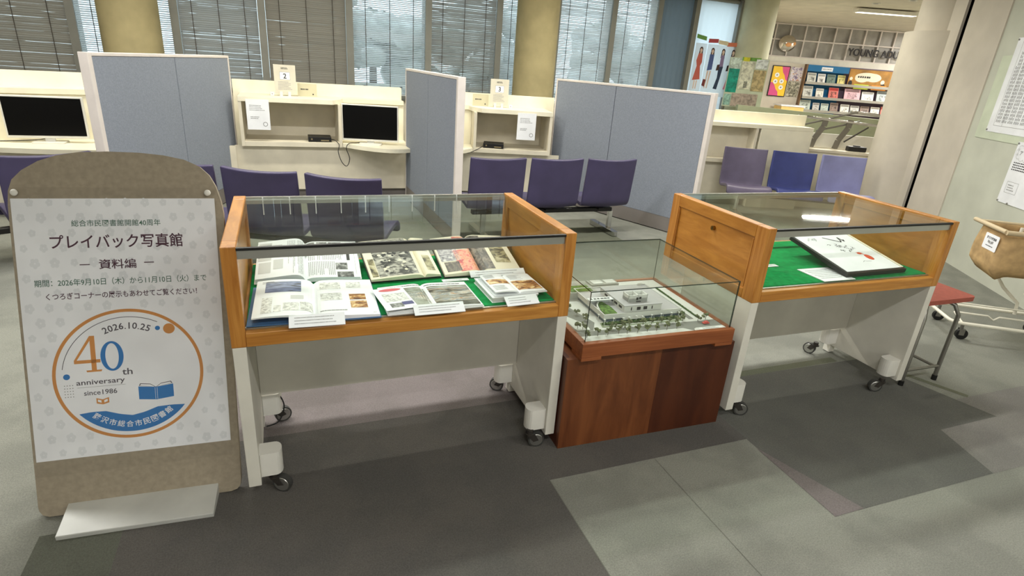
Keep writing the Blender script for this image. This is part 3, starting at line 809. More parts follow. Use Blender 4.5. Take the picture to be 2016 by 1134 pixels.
# ------------------------------------------------------------------ the plinth, the glass box and the scale model
pl = thing('plinth_cabinet', 'red-brown veneered plinth carrying the glass box between the two display cases', 'plinth', (.986, 1.755, 0), -.0244)
PWd = .815
M().box(0, .44, 0, .018, 0.0, .4239).build('front_panel', mt_mahog, pl)
M().box(.4405, PWd, 0, .018, 0.0, .4239).build('front_panel', mt_mahog_d, pl)
for x in (0, PWd - .018): M().box(x, x + .018, .018, .62, 0.0, .4239).build('side_panel', mt_mahog_d, pl)
M().box(0.018, PWd - .018, .602, .62, 0, .4239).build('back_panel', mt_mahog_d, pl)
M().box(.018, PWd - .018, .018, .602, .405, .4239).build('top_board', mt_mahog, pl)

gb = thing('glass_box', 'clear glass box on a teak base standing on the red-brown plinth', 'display box', (1.0462, 1.7434, .4239), -.0244)
GW, GD = .7007, .6064
b0, b1 = .0145, .0765
t = M()
t.box(-.015, GW + .015, -.015, .01, b0, b1); t.box(-.015, GW + .015, GD - .01, GD + .015, b0, b1)
t.box(-.015, .01, .01, GD - .01, b0, b1); t.box(GW - .01, GW + .015, .01, GD - .01, b0, b1)
t.box(.01, GW - .01, .01, GD - .01, b0 + .01, b1 - .014)
for x in (-.015, GW - .075):
    for y in (-.015, GD - .075): t.box(x, x + .09, y, y + .09, 0, b0)
t.build('base', mt_teak, gb, bevel=.002)
zt = .2923
def pane(x0, x1, y0, y1, z0, z1, nm='glass_pane'):
    t = M(); t.box(x0, x1, y0, y1, z0, z1)
    dims = (x1 - x0, y1 - y0, z1 - z0); ax = dims.index(min(dims))
    for i, f in enumerate(t.f):
        n = (t.v[f[1]] - t.v[f[0]]).cross(t.v[f[2]] - t.v[f[0]]).normalized()
        if abs(n[ax]) < .5: t.mi[i] = 1
    t.build(nm, [mt_glass3, mt_gedge], gb)
gz = b1 - .014
pane(0, GW, 0, .004, gz, zt - .004); pane(0, GW, GD - .004, GD, gz, zt - .004)
pane(0, .004, .0045, GD - .0045, gz, zt - .004); pane(GW - .004, GW, .0045, GD - .0045, gz, zt - .004)
pane(0, GW, 0, GD, zt - .0039, zt, 'top_pane')

sm = thing('scale_model', 'white architectural scale model of a low library building inside the glass box', 'model', (1.0462, 1.7434, .4239 + gz), -.0244)
mw = mat('model_white', (226, 226, 224), .6); mg = mat('model_grey_roof', (186, 184, 188), .6); mgl = mat('model_blue_glass', (108, 122, 136), .3)
mr = mat('model_road', (142, 142, 138), .8); mgr = mat('model_grass', (90, 118, 58), .95, var=.3, vs=90); mdk = mat('model_dark', (62, 58, 60), .6)
mh = mat('model_hedge', (78, 98, 58), .95, var=.3, vs=120); mtk = mat('model_trunk', (112, 102, 84), .9)
t = M(); t.box(.006, GW - .006, .006, GD - .006, 0, .010)
z1 = .0104
def flat(pts, m, z=z1): t.add([(x, y, z) for x, y in pts], [tuple(range(len(pts)))], m)
flat([(.006, .058), (.49, .046), (.53, .010), (.695, .010), (.695, .098), (.006, .098)], 1); flat([(.006, .1), (.09, .1), (.13, .17), (.03, .58), (.006, .58)], 1)
flat([(.02, .11), (.08, .11), (.085, .16), (.01, .3)], 0, z1 + .0004)
flat([(.53, .012), (.69, .010), (.69, .036), (.55, .036), (.535, .028)], 0, z1 + .0006)
flat([(.575, .12), (.6, .12), (.6, .56), (.575, .56)], 1); flat([(.14, .118), (.54, .112), (.54, .15), (.15, .16)], 2, z1 + .0003)
flat([(.155, .128), (.53, .122), (.53, .128), (.155, .134)], 0, z1 + .0006)
t.build('base_board', [mw, mr, mat('model_pale_green', (150, 162, 130), .9)], sm)
pz = .010
bld = M()
bld.box(.172, .552, .168, .46, pz, pz + .016, 2)                                   # glazed ground floor
bld.box(.166, .556, .160, .466, pz + .016, pz + .030, 0)                           # roof slab
bld.box(.172, .552, .166, .460, pz + .030, pz + .033, 1)
for a in ((.166, .556, .160, .164), (.166, .556, .462, .466), (.166, .17, .164, .462), (.552, .556, .164, .462)): bld.box(a[0], a[1], a[2], a[3], pz + .030, pz + .038, 0)
for k in range(8): bld.box(.18 + k * .048, .182 + k * .048, .1655, .168, pz, pz + .016, 0)
bld.box(.255, .36, .145, .168, pz + .014, pz + .018, 0)
bld.build('main_block', [mw, mg, mgl], sm)
ub = M(); ub.box(.272, .46, .178, .40, pz + .033, pz + .060, 0); ub.box(.270, .462, .176, .402, pz + .060, pz + .063, 1)
for x, wd in ((.305, .004), (.335, .018), (.368, .018), (.41, .004)): ub.box(x, x + wd, .1765, .178, pz + .040, pz + .054, 2)
for y in (.2, .24, .28, .33): ub.box(.2712, .272, y, y + .025, pz + .042, pz + .052, 2)
ub.build('upper_block', [mw, mg, mdk], sm)
tw = M(); X0, X1, Y0, Y1, Z0, Z1 = .308, .404, .212, .262, pz + .063, pz + .094
for a in ((X0, X1, Y0, Y0 + .004), (X0, X1, Y1 - .004, Y1), (X0, X0 + .004, Y0, Y1), (X1 - .004, X1, Y0, Y1), ((X0 + X1) / 2 - .002, (X0 + X1) / 2 + .002, Y0, Y1)): tw.box(a[0], a[1], a[2], a[3], Z0, Z1, 0)
tw.box(X0, X1, Y0, Y1, Z0, Z0 + .016, 0)
tw.box(.347, .357, Y0 - .001, Y0, Z0 + .008, Z0 + .02, 1); tw.box(.361, .372, Y0 - .001, Y0, Z0 + .012, Z0 + .022, 1); tw.box(.348, .37, Y0 - .004, Y0, Z0, Z0 + .003, 1)
tw.build('tower', [mw, mdk], sm)
gd = M(); gd.ext([(.176, .172), (.235, .170), (.24, .23), (.225, .31), (.205, .30), (.18, .22)], pz + .033, pz + .037); gd.build('roof_garden', mgr, sm)
cw = M()
cw.tube([(.172, .215, pz + .036), (.176, .24, pz + .038), (.186, .265, pz + .04), (.205, .29, pz + .04)], .004); cw.build('curved_wall', mw, sm)
an = M(); an.box(.12, .27, .42, .56, pz, pz + .034, 0)
an.box(.27, .42, .485, .545, pz, pz + .04, 0); an.box(.285, .34, .493, .537, pz + .04, pz + .043, 1); an.box(.355, .41, .493, .537, pz + .04, pz + .043, 1); an.box(.14, .25, .43, .5, pz + .034, pz + .0365, 2)
an.build('annex', [mat('model_stone_grey', (170, 170, 164), .7), mw, mgr], sm)
lb = M(); lb.box(.15, .27, .27, .30, pz + .055, pz + .0575); dashes(lb, .16, .262, .278, .292, 1, 1, random.Random(2), .8, 6, z=pz + .058)
lb.box(.155, .265, .296, .2985, pz + .03, pz + .055)
lb.build('title_plate', [mt_paper, mt_ink], sm)
l2 = M(); quad(l2, .56, .68, .014, .032, 0, z1 + .001); dashes(l2, .575, .665, .016, .03, 2, 1, random.Random(3), .5, 14, z=z1 + .0014); l2.build('name_strip', [mt_paper, mt_inkg], sm)
car = M(); car.box(.604, .636, .056, .07, pz + .003, pz + .009); car.box(.611, .629, .058, .068, pz + .009, pz + .014); car.build('model_car', mat('model_red', (216, 96, 90), .5), sm, bevel=.002)
hd = M(); rnd = random.Random(11)
for i in range(60): hd.ball((.16 + .37 * i / 60, .138 + .012 * rnd.random(), pz + .005), .006 + .004 * rnd.random(), 0, 6, 4, (1, 1, .8), .4, rnd)
for i in range(40): hd.ball((.56 + .075 * (1 - i / 40) * 0 + .03 * sin(i), .17 + .37 * i / 40, pz + .004), .005 + .004 * rnd.random(), 0, 6, 4, (1, 1, .8), .4, rnd)
for i in range(40): hd.ball((.625 + .012 * (i / 40), .13 + .36 * i / 40, pz + .003), .0055, 0, 6, 4, (1, 1, .8), .4, rnd)
o = hd.build('hedge', mh, sm); o['kind'] = 'stuff'
def mtree(x, y, h, k):
    rnd = random.Random(k); t = M()
    t.cyl((x, y, pz), (x, y, pz + h * .5), .0012, n=6, m=1)
    for j in range(9): t.ball((x + rnd.uniform(-.010, .010), y + rnd.uniform(-.010, .010), pz + h * (.45 + .5 * rnd.random())), .0065 * (.6 + .6 * rnd.random()), 0, 6, 4, (1, 1, .8), .5, rnd)
    for j in range(4): t.cyl((x, y, pz + h * .45), (x + rnd.uniform(-.012, .012), y + rnd.uniform(-.012, .012), pz + h * .8), .0007, n=4, m=1)
    t.build('model_tree', [mat_mt, mtk], sm)
mat_mt = mat('model_foliage', (112, 118, 86), .95, var=.3, vs=150)
TR = [(.032, .046), (.083, .051), (.129, .05), (.18, .052), (.216, .045), (.27, .05), (.313, .046), (.358, .045), (.408, .044), (.459, .046),
      (.174, .098), (.228, .105), (.267, .114), (.332, .11), (.375, .111), (.422, .11), (.464, .107), (.498, .097), (.533, .11), (.602, .094), (.65, .103),
      (.03, .13), (.05, .12), (.548, .145), (.07, .56), (.2, .575), (.1, .5), (.1, .2), (.09, .26), (.075, .32), (.07, .38), (.06, .44)]
for k, (x, y) in enumerate(TR): mtree(x, y, .034 if k < 10 else .030, k)
PO = [(.156, .188), (.157, .136), (.203, .140), (.246, .134), (.277, .138), (.315, .142), (.341, .135), (.391, .14), (.44, .142), (.494, .145), (.534, .144)]
for x, y in PO:
    M().cyl((x, y, pz), (x, y, pz + .026), .0014, n=6).cyl((x, y, pz + .024), (x, y, pz + .029), .003, .005, n=8).build('model_lamp_post', mw, sm)

# ------------------------------------------------------------------ the anniversary sign
sg = thing('sign_board', 'taupe standing sign board with the white 40th anniversary poster, left of the display cases', 'sign', (-.823, 1.936, 0), -.06)
TL_ = .3; BZ = .185
SB = FR((0, 0, BZ), (1, 0, 0), (0, sin(TL_), cos(TL_)), (0, -cos(TL_), sin(TL_)))
outl = [(-.008, -.15), (-.006, -.165), (.003, -.18), (.02, -.188), (.565, -.188), (.585, -.182), (.595, -.17), (.599, -.15),
        (.599, .80), (.594, .84), (.580, .893), (.562, .93), (.535, .958), (.49, .980), (.43, .993), (.36, 1.0), (.27, 1.002), (.19, .998), (.131, .987), (.08, .968), (.035, .939), (.008, .91), (-.004, .875), (-.008, .83)]
M().ext(outl, -.026, -.003).xf(SB).build('board', mt_taupe, sg, bevel=.006, seg=3)
pt = M(); pt.box(0, .574, 0, .851, -.003, -.0018, 0)
rnd = random.Random(21)
for i in range(11):
    for j in range(18):
        cx = .022 + i * .053 + (.026 if j % 2 else 0); cy = .022 + j * .048
        if cx > .555 or (cx - .284) ** 2 + (cy - .268) ** 2 < .235 ** 2: continue
        s = .62 + .3 * rnd.random(); a0 = rnd.random() * 6
        for k in range(5):
            q = a0 + k * 1.256
            ax = lambda u, v: Vector((u, v, -.0015 + k * 0.00002))
            pt.disc((cx + .009 * s * cos(q), cy + .011 * s * sin(q)), .0072 * s, 9, 1, ax, ry=.0085 * s)
pt.xf(SB)
po = pt.build('poster', [mt_paper, mat('pale_blue_print', (227, 230, 234), .6)], sg)
lt = M()
def put(body, u, v, size, m, width=None, bold=0.0, rot=0.0, z=-.0012, sx=1.0):
    t = text_mesh(body, size, m, bold, width, sx=sx)
    lt.merge(t, Matrix.Translation((u, v, z)) @ Matrix.Rotation(rot, 4, 'Z'))
put('総合市民図書館開館40周年', .281, .772, .0215, 1, .252, .006)
put('プレイバック写真館', .281, .713, .046, 0, .376, .012)
put('資料編', .274, .638, .032, 0, .106, .012)
quad(lt, .168, .196, .6365, .6395, 0, -.0012); quad(lt, .35, .379, .6385, .6415, 0, -.0012)
put('期間：2026年9月10日（木）から11月10日（火）まで', .287, .582, .0235, 1, .492, .006)
put('くつろぎコーナーの展示もあわせてご覧ください！', .285, .5375, .023, 0, .432, .010)
lt.xf(SB)
lt.build('lettering', [mt_plum, mt_green_ink], po)
em = M(); EC = (.284, .268)
axe = lambda z: (lambda u, v: Vector((u, v, z)))
em.disc(EC, .214, 72, 0, axe(-.0014)); em.disc(EC, .2195, 96, 1, axe(-.0012), rin=.2095)
em.disc(EC, .1935, 60, 2, axe(-.0012), rin=.1915, a0=radians(62), a1=radians(171))
em.disc(EC, .1935, 8, 2, axe(-.0012), rin=.1915, a0=radians(45), a1=radians(52))
em.disc((.408, .413), .0175, 32, 1, axe(-.0010)); em.disc((.374, .417), .0075, 24, 3, axe(-.0010)); em.disc((.104, .273), .0095, 24, 3, axe(-.0010))
def arc_text(body, r, a_mid, da, size, m, inward, bold=0.0):
    wts = [0.5 if ch == '.' else 1.0 for ch in body]; tot = sum(wts); acc = 0
    for ch, wt in zip(body, wts):
        a = a_mid + (acc + wt / 2 - tot / 2) * da; acc += wt
        t = text_mesh(ch, 1.0, m, bold)
        if ch == '.':
            t = M(); t.disc((0, -.42), .09, 10, m, axe(0))
        em.merge(t, Matrix.Translation((EC[0] + r * cos(a), EC[1] + r * sin(a), -.0010)) @ Matrix.Rotation((a - pi / 2) if inward else (a + pi / 2), 4, 'Z') @ Matrix.Scale(size, 4))
arc_text('2026.10.25', .163, radians(90), radians(-5.6), .0215, 2, True, .015)
# large serif numerals of the emblem
def poly(pts, m, z=-.0010): em.add([(x, y, z) for x, y in pts], [tuple(range(len(pts)))], m)
poly([(.176, .404), (.190, .404), (.190, .290), (.176, .290)], 1)
poly([(.160, .290), (.162, .284), (.203, .284), (.205, .290)], 1)
poly([(.128, .325), (.202, .325), (.202, .314), (.128, .314)], 1)
poly([(.128, .325), (.136, .325), (.182, .398), (.176, .404)], 1, -.0009)
OC = (.236, .3325)
n = 40; o_ = [(OC[0] + .033 * cos(2 * pi * i / n), OC[1] + .050 * sin(2 * pi * i / n), -.0009) for i in range(n)]
i_ = [(OC[0] + .019 * cos(2 * pi * i / n), OC[1] + .043 * sin(2 * pi * i / n), -.0009) for i in range(n)]
em.add(o_ + i_, [(i, (i + 1) % n, n + (i + 1) % n, n + i) for i in range(n)], 3)
def pute(body, u, v, size, m, width=None, bold=0.0, z=-.0010):
    em.merge(text_mesh(body, size, m, bold, width), Matrix.Translation((u, v, z)))
pute('th', .276, .277, .022, 2, .030, .01)
pute('anniversary', .198, .2475, .0215, 2, .138, .01)
quad(em, .131, .268, .2335, .2345, 4, -.0010)
pute('since1986', .195, .2145, .0165, 2, .094, .008)
for i in range(4):
    for j in range(5): em.disc((.096 + i * .0075, .206 + j * .0095), .0017, 8, 4, axe(-.0010))
for s in (-1, 1):
    c = .199
    poly([(c, .189), (c + s * .018, .195), (c + s * .018, .177), (c, .172)], 1)
    poly([(c + s * .004, .186), (c + s * .014, .190), (c + s * .014, .182), (c + s * .004, .178)], 0, -.0008)
# open blue book drawn on the emblem
B0 = (.356, .200)
for s in (-1, 1):
    poly([(B0[0], B0[1] - .028), (B0[0], B0[1] + .016), (B0[0] + s * .052, B0[1] + .022), (B0[0] + s * .052, B0[1] - .022)], 3, -.0010)
    poly([(B0[0], B0[1] + .016), (B0[0] + s * .016, B0[1] + .028), (B0[0] + s * .046, B0[1] + .032), (B0[0] + s * .050, B0[1] + .024)], 2, -.0010)
    poly([(B0[0] + s * .003, B0[1] + .0165), (B0[0] + s * .016, B0[1] + .026), (B0[0] + s * .044, B0[1] + .0295), (B0[0] + s * .047, B0[1] + .0245)], 0, -.0008)
    quad(em, B0[0] + s * .003 - .0005, B0[0] + s * .003 + .0005, B0[1] - .026, B0[1] + .014, 0, -.0008)
k = 28
outer = [(EC[0] + .197 * cos(radians(218.5 + 103.5 * i / k)), EC[1] + .197 * sin(radians(218.5 + 103.5 * i / k)), -.0010) for i in range(k + 1)]
inner = []
for i in range(k + 1):
    q = i / k
    xs_ = (.131, .165, .205, .245, .281, .317, .357, .40, .438); ys_ = (.146, .1495, .1485, .134, .126, .133, .1475, .149, .147)
    f_ = q * 8; a_ = min(7, int(f_)); w2 = f_ - a_
    inner.append((xs_[a_] * (1 - w2) + xs_[a_ + 1] * w2, ys_[a_] * (1 - w2) + ys_[a_ + 1] * w2, -.0010))
em.add(outer + inner, [(i, i + 1, k + 1 + i + 1, k + 1 + i) for i in range(k)], 3)
def arc_text2(body, r, a_mid, da, size, m):
    nn = len(body)
    for i, ch in enumerate(body):
        a = a_mid + (i - (nn - 1) / 2) * da
        t = text_mesh(ch, size, m, .012, size)
        em.merge(t, Matrix.Translation((EC[0] + r * cos(a), EC[1] + r * sin(a), -.0007)) @ Matrix.Rotation(a + pi / 2, 4, 'Z'))
arc_text2('藤沢市総合市民図書館', .171, radians(270), radians(8.4), .0215, 0)
em.xf(SB)
em.build('emblem', [mt_paper, mt_orange, mat('slate_ink', (88, 84, 92), .6), mt_blue, mt_inkg], po)
M().box(-.001, .579, -.051, .886, -.0002, .002).xf(SB).build('acrylic_cover', mt_acryl, sg)
hm = M(); hm.box(0, .574, .8505, .886, -.0026, -.0012); hm.box(0, .574, -.051, -.0005, -.0026, -.0012)
for u in (.016, .556):
    t = M(); t.cyl((u, .869, -.003), (u, .869, .008), .004, n=14); t.ball((u, .869, .009), .0105, 0, 18, 10, (1, 1, .6))
    t.xf(SB).build('knob', mt_plastic, sg)
bp = M()
bp.add([(.075, -.166, 0), (.525, -.166, 0), (.525, .03, 0), (.075, .03, 0), (.075, -.166, .016), (.525, -.166, .016), (.525, -.004, .046), (.075, -.004, .046), (.525, .03, .03), (.075, .03, .03)],
       [(0, 3, 2, 1), (0, 1, 5, 4), (4, 5, 6, 7), (7, 6, 8, 9), (9, 8, 2, 3), (1, 2, 8, 6, 5), (3, 0, 4, 7, 9)])
bp.build('base_plate', mat('dull_aluminium_plate', (202, 203, 198), .42, .25, var=.05), sg, bevel=.002)

# ------------------------------------------------------------------ partitions
def partition(label, a, b, h, seam):
    """a = near end, b = far end, on the floor"""
    a = Vector((a[0], a[1], 0)); b = Vector((b[0], b[1], 0)); d = b - a; L = d.length
    th = thing('partition_screen', label, 'partition', a, atan2(d.y, d.x), 'blue-grey partition screens')
    k = .032
    M().box(0, .04, -k, k, 0, h).build('end_post', mt_part, th, bevel=.003)
    M().box(L - .02, L, -k, k, 0, h).build('end_post', mt_part, th, bevel=.003)
    M().box(.04, L - .02, -k, k, h - .022, h).build('top_trim', mt_part, th, bevel=.003)
    M().box(.04, L - .02, -k + .004, k - .004, .01, .15).build('plinth', mt_partbase, th)
    M().box(.042, L * seam - .003, -k + .003, k - .003, .15, h - .024).build('fabric_panel', mt_fabric, th, bevel=.004)
    M().box(L * seam + .003, L - .022, -k + .003, k - .003, .15, h - .024).build('fabric_panel', mt_fabric, th, bevel=.004)
    return th
partition('blue-grey partition screen behind the anniversary sign', (-1.175, 4.72), (-.47, 6.58), 1.37, .52)
partition('narrow-looking blue-grey partition screen between booths two and three, seen edge-on', (1.315, 4.50), (1.262, 6.3), 1.37, .5)
partition('wide blue-grey partition screen behind the right bench end and the right display case', (3.70, 4.44), (2.955, 6.235), 1.37, .57)

# ------------------------------------------------------------------ the counter in four straight units
def frame2(o, ang): return thing, o, ang
def counter(label, o, ang, L, bx0, bx1, desk, post_side, end=False, depth=.55, top=1.14):
    """o = foot of the backboard at local x = 0; local +x runs along the counter, -y towards the room"""
    th = thing('counter_unit', label, 'counter', (o[0], o[1], 0), ang, 'units of the window counter')
    y0 = -depth
    M().box(0, L, 0, .05, 0, top).build('backboard', mt_cream, th, bevel=.003)
    sh = M()
    dx0, dx1 = desk if desk else (None, None)
    if desk and post_side > 0:
        pts = [(bx0 - .03, -.001), (bx0 - .03, y0), (bx1 - .05, y0), (bx1 + .05, y0 + .16), (bx1 + .07, y0 + .31), (dx1, y0 + .31), (dx1, -.001)]
        if bx0 > .2: pts = [(0, -.001), (0, y0)] + pts[2:]
    elif desk:
        pts = [(dx0, -.001), (dx0, y0 + .31), (bx0 - .07, y0 + .31), (bx0 - .05, y0 + .16), (bx0 + .05, y0), (bx1 + .03, y0), (bx1 + .03, -.001)]
    else:
        pts = [(0, -.001), (0, y0), (L, y0), (L, -.001)]
    sh.ext(pts, .967, 1.011)
    sh.build('top_shelf', mt_cream, th, bevel=.002)
    M().box(bx0, bx1, y0 + .002, -.002, .535, .583).build('lower_shelf', mt_cream2, th, bevel=.002)
    for x in (bx0 - .03, bx1 - .03 + .03):
        M().box(x, x + .03, y0 + .004, -.002, 0.535, .966).build('upright', mt_cream2, th)
    M().box(bx0, bx1, -.03, -.002, .583, .966).build('cubby_back', mt_cream2, th)
    M().box(0, L, y0 + .06, y0 + .08, .082, .535 if not desk else .534).build('front_panel', mt_cream2, th)
    M().box(0, L, y0 + .10, y0 + .11, 0, .082).build('kick_plate', mt_partbase, th)
    if desk:
        n = 16; fr = []
        for i in range(n + 1):
            q = i / n; x = dx0 + (dx1 - dx0) * q
            qq = q if post_side > 0 else 1 - q
            fr.append((x, y0 - .36 * sin(qq * pi * .72)))
        poly_ = [(dx0, -.003)] + fr + [(dx1, -.003)]
        M().ext(poly_, .541, .581).build('desk_top', mt_cream, th, bevel=.003)
        yy = y0 + .33
        M().box(dx0, dx1, yy, yy + .02, .582, .966).build('desk_back_panel', mt_cream, th)
    return th
counter('cream window counter unit with the middle monitor and the booth sign numbered 2', (-.46, 6.95), 0.0, 1.77, .10, 1.012, (1.045, 1.75), 1)
a3 = math.atan2(-.213, .977)
counter('cream window counter unit with the booth sign numbered 3', (1.42, 6.9), a3, 1.69, .715, 1.535, (.12, .682), -1)
a1 = math.atan2(.26, .965)
counter('cream window counter unit with the left monitor, left of the first partition', (-2.78, 6.30), a1, 2.28, .12, .3, (.33, 1.86), 1)
a4 = math.atan2(-.292, .956)
c4 = counter('cream counter unit at the right end, behind the three seats in different purples', (3.13, 6.52), a4, 3.13, .9, 2.41, None, 0, depth=.22)
M().box(2.47, 3.13, -.22, -.002, .0, .966).build('end_cabinet', mt_cream, c4, bevel=.004)

# things standing on the counter
def monitor(label, loc, rz, wd, ht, lift):
    th = thing('monitor', label, 'monitor', loc, rz, 'white computer monitors')
    M().box(-wd / 2, wd / 2, -.018, .018, lift, lift + ht).build('casing', mt_plastic, th, bevel=.005)
    M().box(-wd / 2 + .014, wd / 2 - .014, -.0195, -.0175, lift + .022, lift + ht - .012).build('screen', mt_screen, th)
    M().box(-.035, .035, .0, .02, .012, lift + .04).build('neck', mt_plastic, th)
    M().rbox(-.115, .115, -.085, .09, 0, .013, .02).build('foot', mt_plastic, th)
monitor('white-rimmed monitor on the curved desk between the first and second partition', (.872, 6.37, .581), -.22, .585, .372, .032)
monitor('white-rimmed monitor on the desk at the far left, partly behind the partition', (-1.868, 6.10, .581), .03, .575, .345, .04)

def stand_sign(label, loc, rz, num):
    th = thing('sign_holder', label, 'sign', loc, rz, 'booth number signs')
    M().box(-.105, .105, -.004, .004, 0.02, .305).build('acrylic_plate', mat('hazy_acrylic', (204, 199, 184), .35), th)
    t = M(); quad(t, -.05, .05, .16, .235, 1); quad(t, -.047, .047, .163, .232, 2, .0002)
    t.merge(text_mesh(num, .05, 0, .02), Matrix.Translation((0, .197, .0005)))
    dashes(t, -.035, .035, .262, .28, 2, 0, random.Random(1), .6, 8, z=.0004)
    dashes(t, -.07, .075, .06, .145, 6, 1, random.Random(4), .4, 14, z=.0004)
    t.xf(Matrix.Translation((0, -.0045, 0)) @ UP)
    t.build('print', [mt_ink, mt_inkg, mt_paper], th)
    for x in (-.045, .035): M().box(x - .014, x + .014, -.02, .02, 0, .045).build('foot_clip', mt_inkl, th)
stand_sign('clear upright booth sign with the numeral 2', (.06, 6.70, 1.011), 0, '2')
c3 = Vector((1.42, 6.9, 0)); d3 = Vector((.977, -.213, 0)); n3 = Vector((.213, .977, 0))
p = c3 + d3 * .985 - n3 * .25
stand_sign('clear upright booth sign with the numeral 3', (p.x, p.y, 1.011), a3, '3')
def tent(label, loc, rz, wd, ht):
    th = thing('notice_card', label, 'notice', loc, rz, 'small notices on the counter')
    t = M(); t.box(-wd / 2, wd / 2, -.002, .002, 0, ht)
    q = M(); dashes(q, -wd * .35, wd * .2, ht * .5, ht * .62, 1, 1, random.Random(6), .8, 8); quad(q, wd * .26, wd * .33, ht * .14, ht * .24, 1)
    t.merge(q.xf(Matrix.Translation((0, -.0025, 0)) @ UP)); t.box(-wd / 2, wd / 2, .002, .05, 0, .002)
    t.build('card', [mat('pale_khaki_card', (198, 192, 164), .6), mt_ink], th)
tent('low pale notice card right of the sign numbered 2', (.275, 6.76, 1.011), 0, .19, .13)
p = c3 + d3 * .78 - n3 * .2
tent('low pale notice card left of the sign numbered 3', (p.x, p.y, 1.011), a3, .18, .13)
for lab, q, rz in (('tiny white cube standing left of the sign numbered 2', (-.075, 6.70, 1.011), .1), ('tiny white cube standing right of the sign numbered 3', tuple((c3 + d3 * 1.12 - n3 * .25))[:2] + (1.011,), a3)):
    th = thing('call_button', lab, 'button', q, rz, 'call buttons')
    M().box(-.02, .02, -.02, .02, 0, .035).build('casing', mt_plastic, th, bevel=.003); M().cyl((0, -.0205, .018), (0, -.02, .018), .006, n=12).build('button', mt_inkg, th)
def hang_sheet(label, loc, rz):
    th = thing('hanging_notice', label, 'notice', loc, rz, 'notices hanging from the counter shelf')
    t = M(); t.box(-.105, .105, -.002, 0, -.29, 0); q = M()
    dashes(q, -.075, .075, -.11, -.05, 4, 1, random.Random(8), .4, 14); dashes(q, -.07, .03, -.19, -.16, 2, 1, random.Random(9), .5, 10)
    q.disc((.06, -.235), .022, 20, 1, axe(0), rin=.016)
    t.merge(q.xf(Matrix.Translation((0, -.0025, 0)) @ UP)); t.build('sheet', [mt_paper, mt_inkg], th)
hang_sheet('white notice hanging in the cubby of the booth numbered 2', (-.215, 6.392, .99), .0)
p = c3 + d3 * 1.27 - n3 * .556
hang_sheet('white notice hanging in the cubby of the booth numbered 3', (p.x, p.y, .99), a3)
def av_box(label, loc, rz):
    th = thing('media_player', label, 'device', loc, rz, 'black boxes in the cubbies')
    M().box(-.115, .115, -.1, .1, .004, .052).build('casing', mt_blackp, th, bevel=.003)
    t = M(); t.box(.01, .09, -.1006, -.1, .012, .024); t.cyl((-.08, -.1015, .03), (-.08, -.1, .03), .009, n=12)
    t.build('front_controls', mat('dull_gold_plastic', (128, 116, 88), .4), th)
av_box('black media player lying in the cubby of the booth numbered 2', (.36, 6.53, .583), -.02)
p = c3 + d3 * .93 - n3 * .42
av_box('black media player lying in the cubby of the booth numbered 3', (p.x, p.y, .583), a3 - .15)
def cable(label, pts, r=.004):
    q = []; pts = [Vector(v) for v in pts]
    for i in range(len(pts) - 1):
        p0, p1, p2, p3 = pts[max(i - 1, 0)], pts[i], pts[i + 1], pts[min(i + 2, len(pts) - 1)]
        for k in range(6):
            s = k / 6
            q.append(.5 * ((2 * p1) + (p2 - p0) * s + (2 * p0 - 5 * p1 + 4 * p2 - p3) * s * s + (3 * p1 - p0 - 3 * p2 + p3) * s ** 3))
    q.append(pts[-1])
    tag(M().tube(q, r, 6).build('cable', mt_black), label, 'cable', 'black cables')
cable('black cable looping down between the cubby and the middle monitor', [(.46, 6.55, .60), (.50, 6.42, .61), (.545, 6.38, .57), (.53, 6.33, .50), (.56, 6.30, .40), (.61, 6.30, .36), (.64, 6.30, .44), (.61, 6.29, .54), (.64, 6.33, .588), (.74, 6.42, .588), (.82, 6.5, .588)])
p = c3 + d3 * .82 - n3 * .45; q = c3 + d3 * .52 - n3 * .47; r_ = c3 + d3 * .72 - n3 * .585; r2 = c3 + d3 * .62 - n3 * .58
cable('black cable sagging from the media player in the cubby of the booth numbered 3', [(p.x, p.y, .605), (r_.x, r_.y, .57), (r2.x, r2.y, .53), (q.x, q.y - .13, .565), (q.x - .08, q.y, .587)])
cable('black cable lying on the desk under the left monitor', [(-2.6, 6.12, .50), (-2.4, 6.02, .592), (-2.2, 6.12, .588), (-2.0, 6.22, .588), (-1.9, 6.42, .588)])

cable('thin grey cable looping beside the rear left caster of the left display case', [(-.150, 2.20, .20), (-.10, 2.21, .17), (-.075, 2.20, .11), (-.10, 2.18, .05), (-.148, 2.17, .04)], .003)

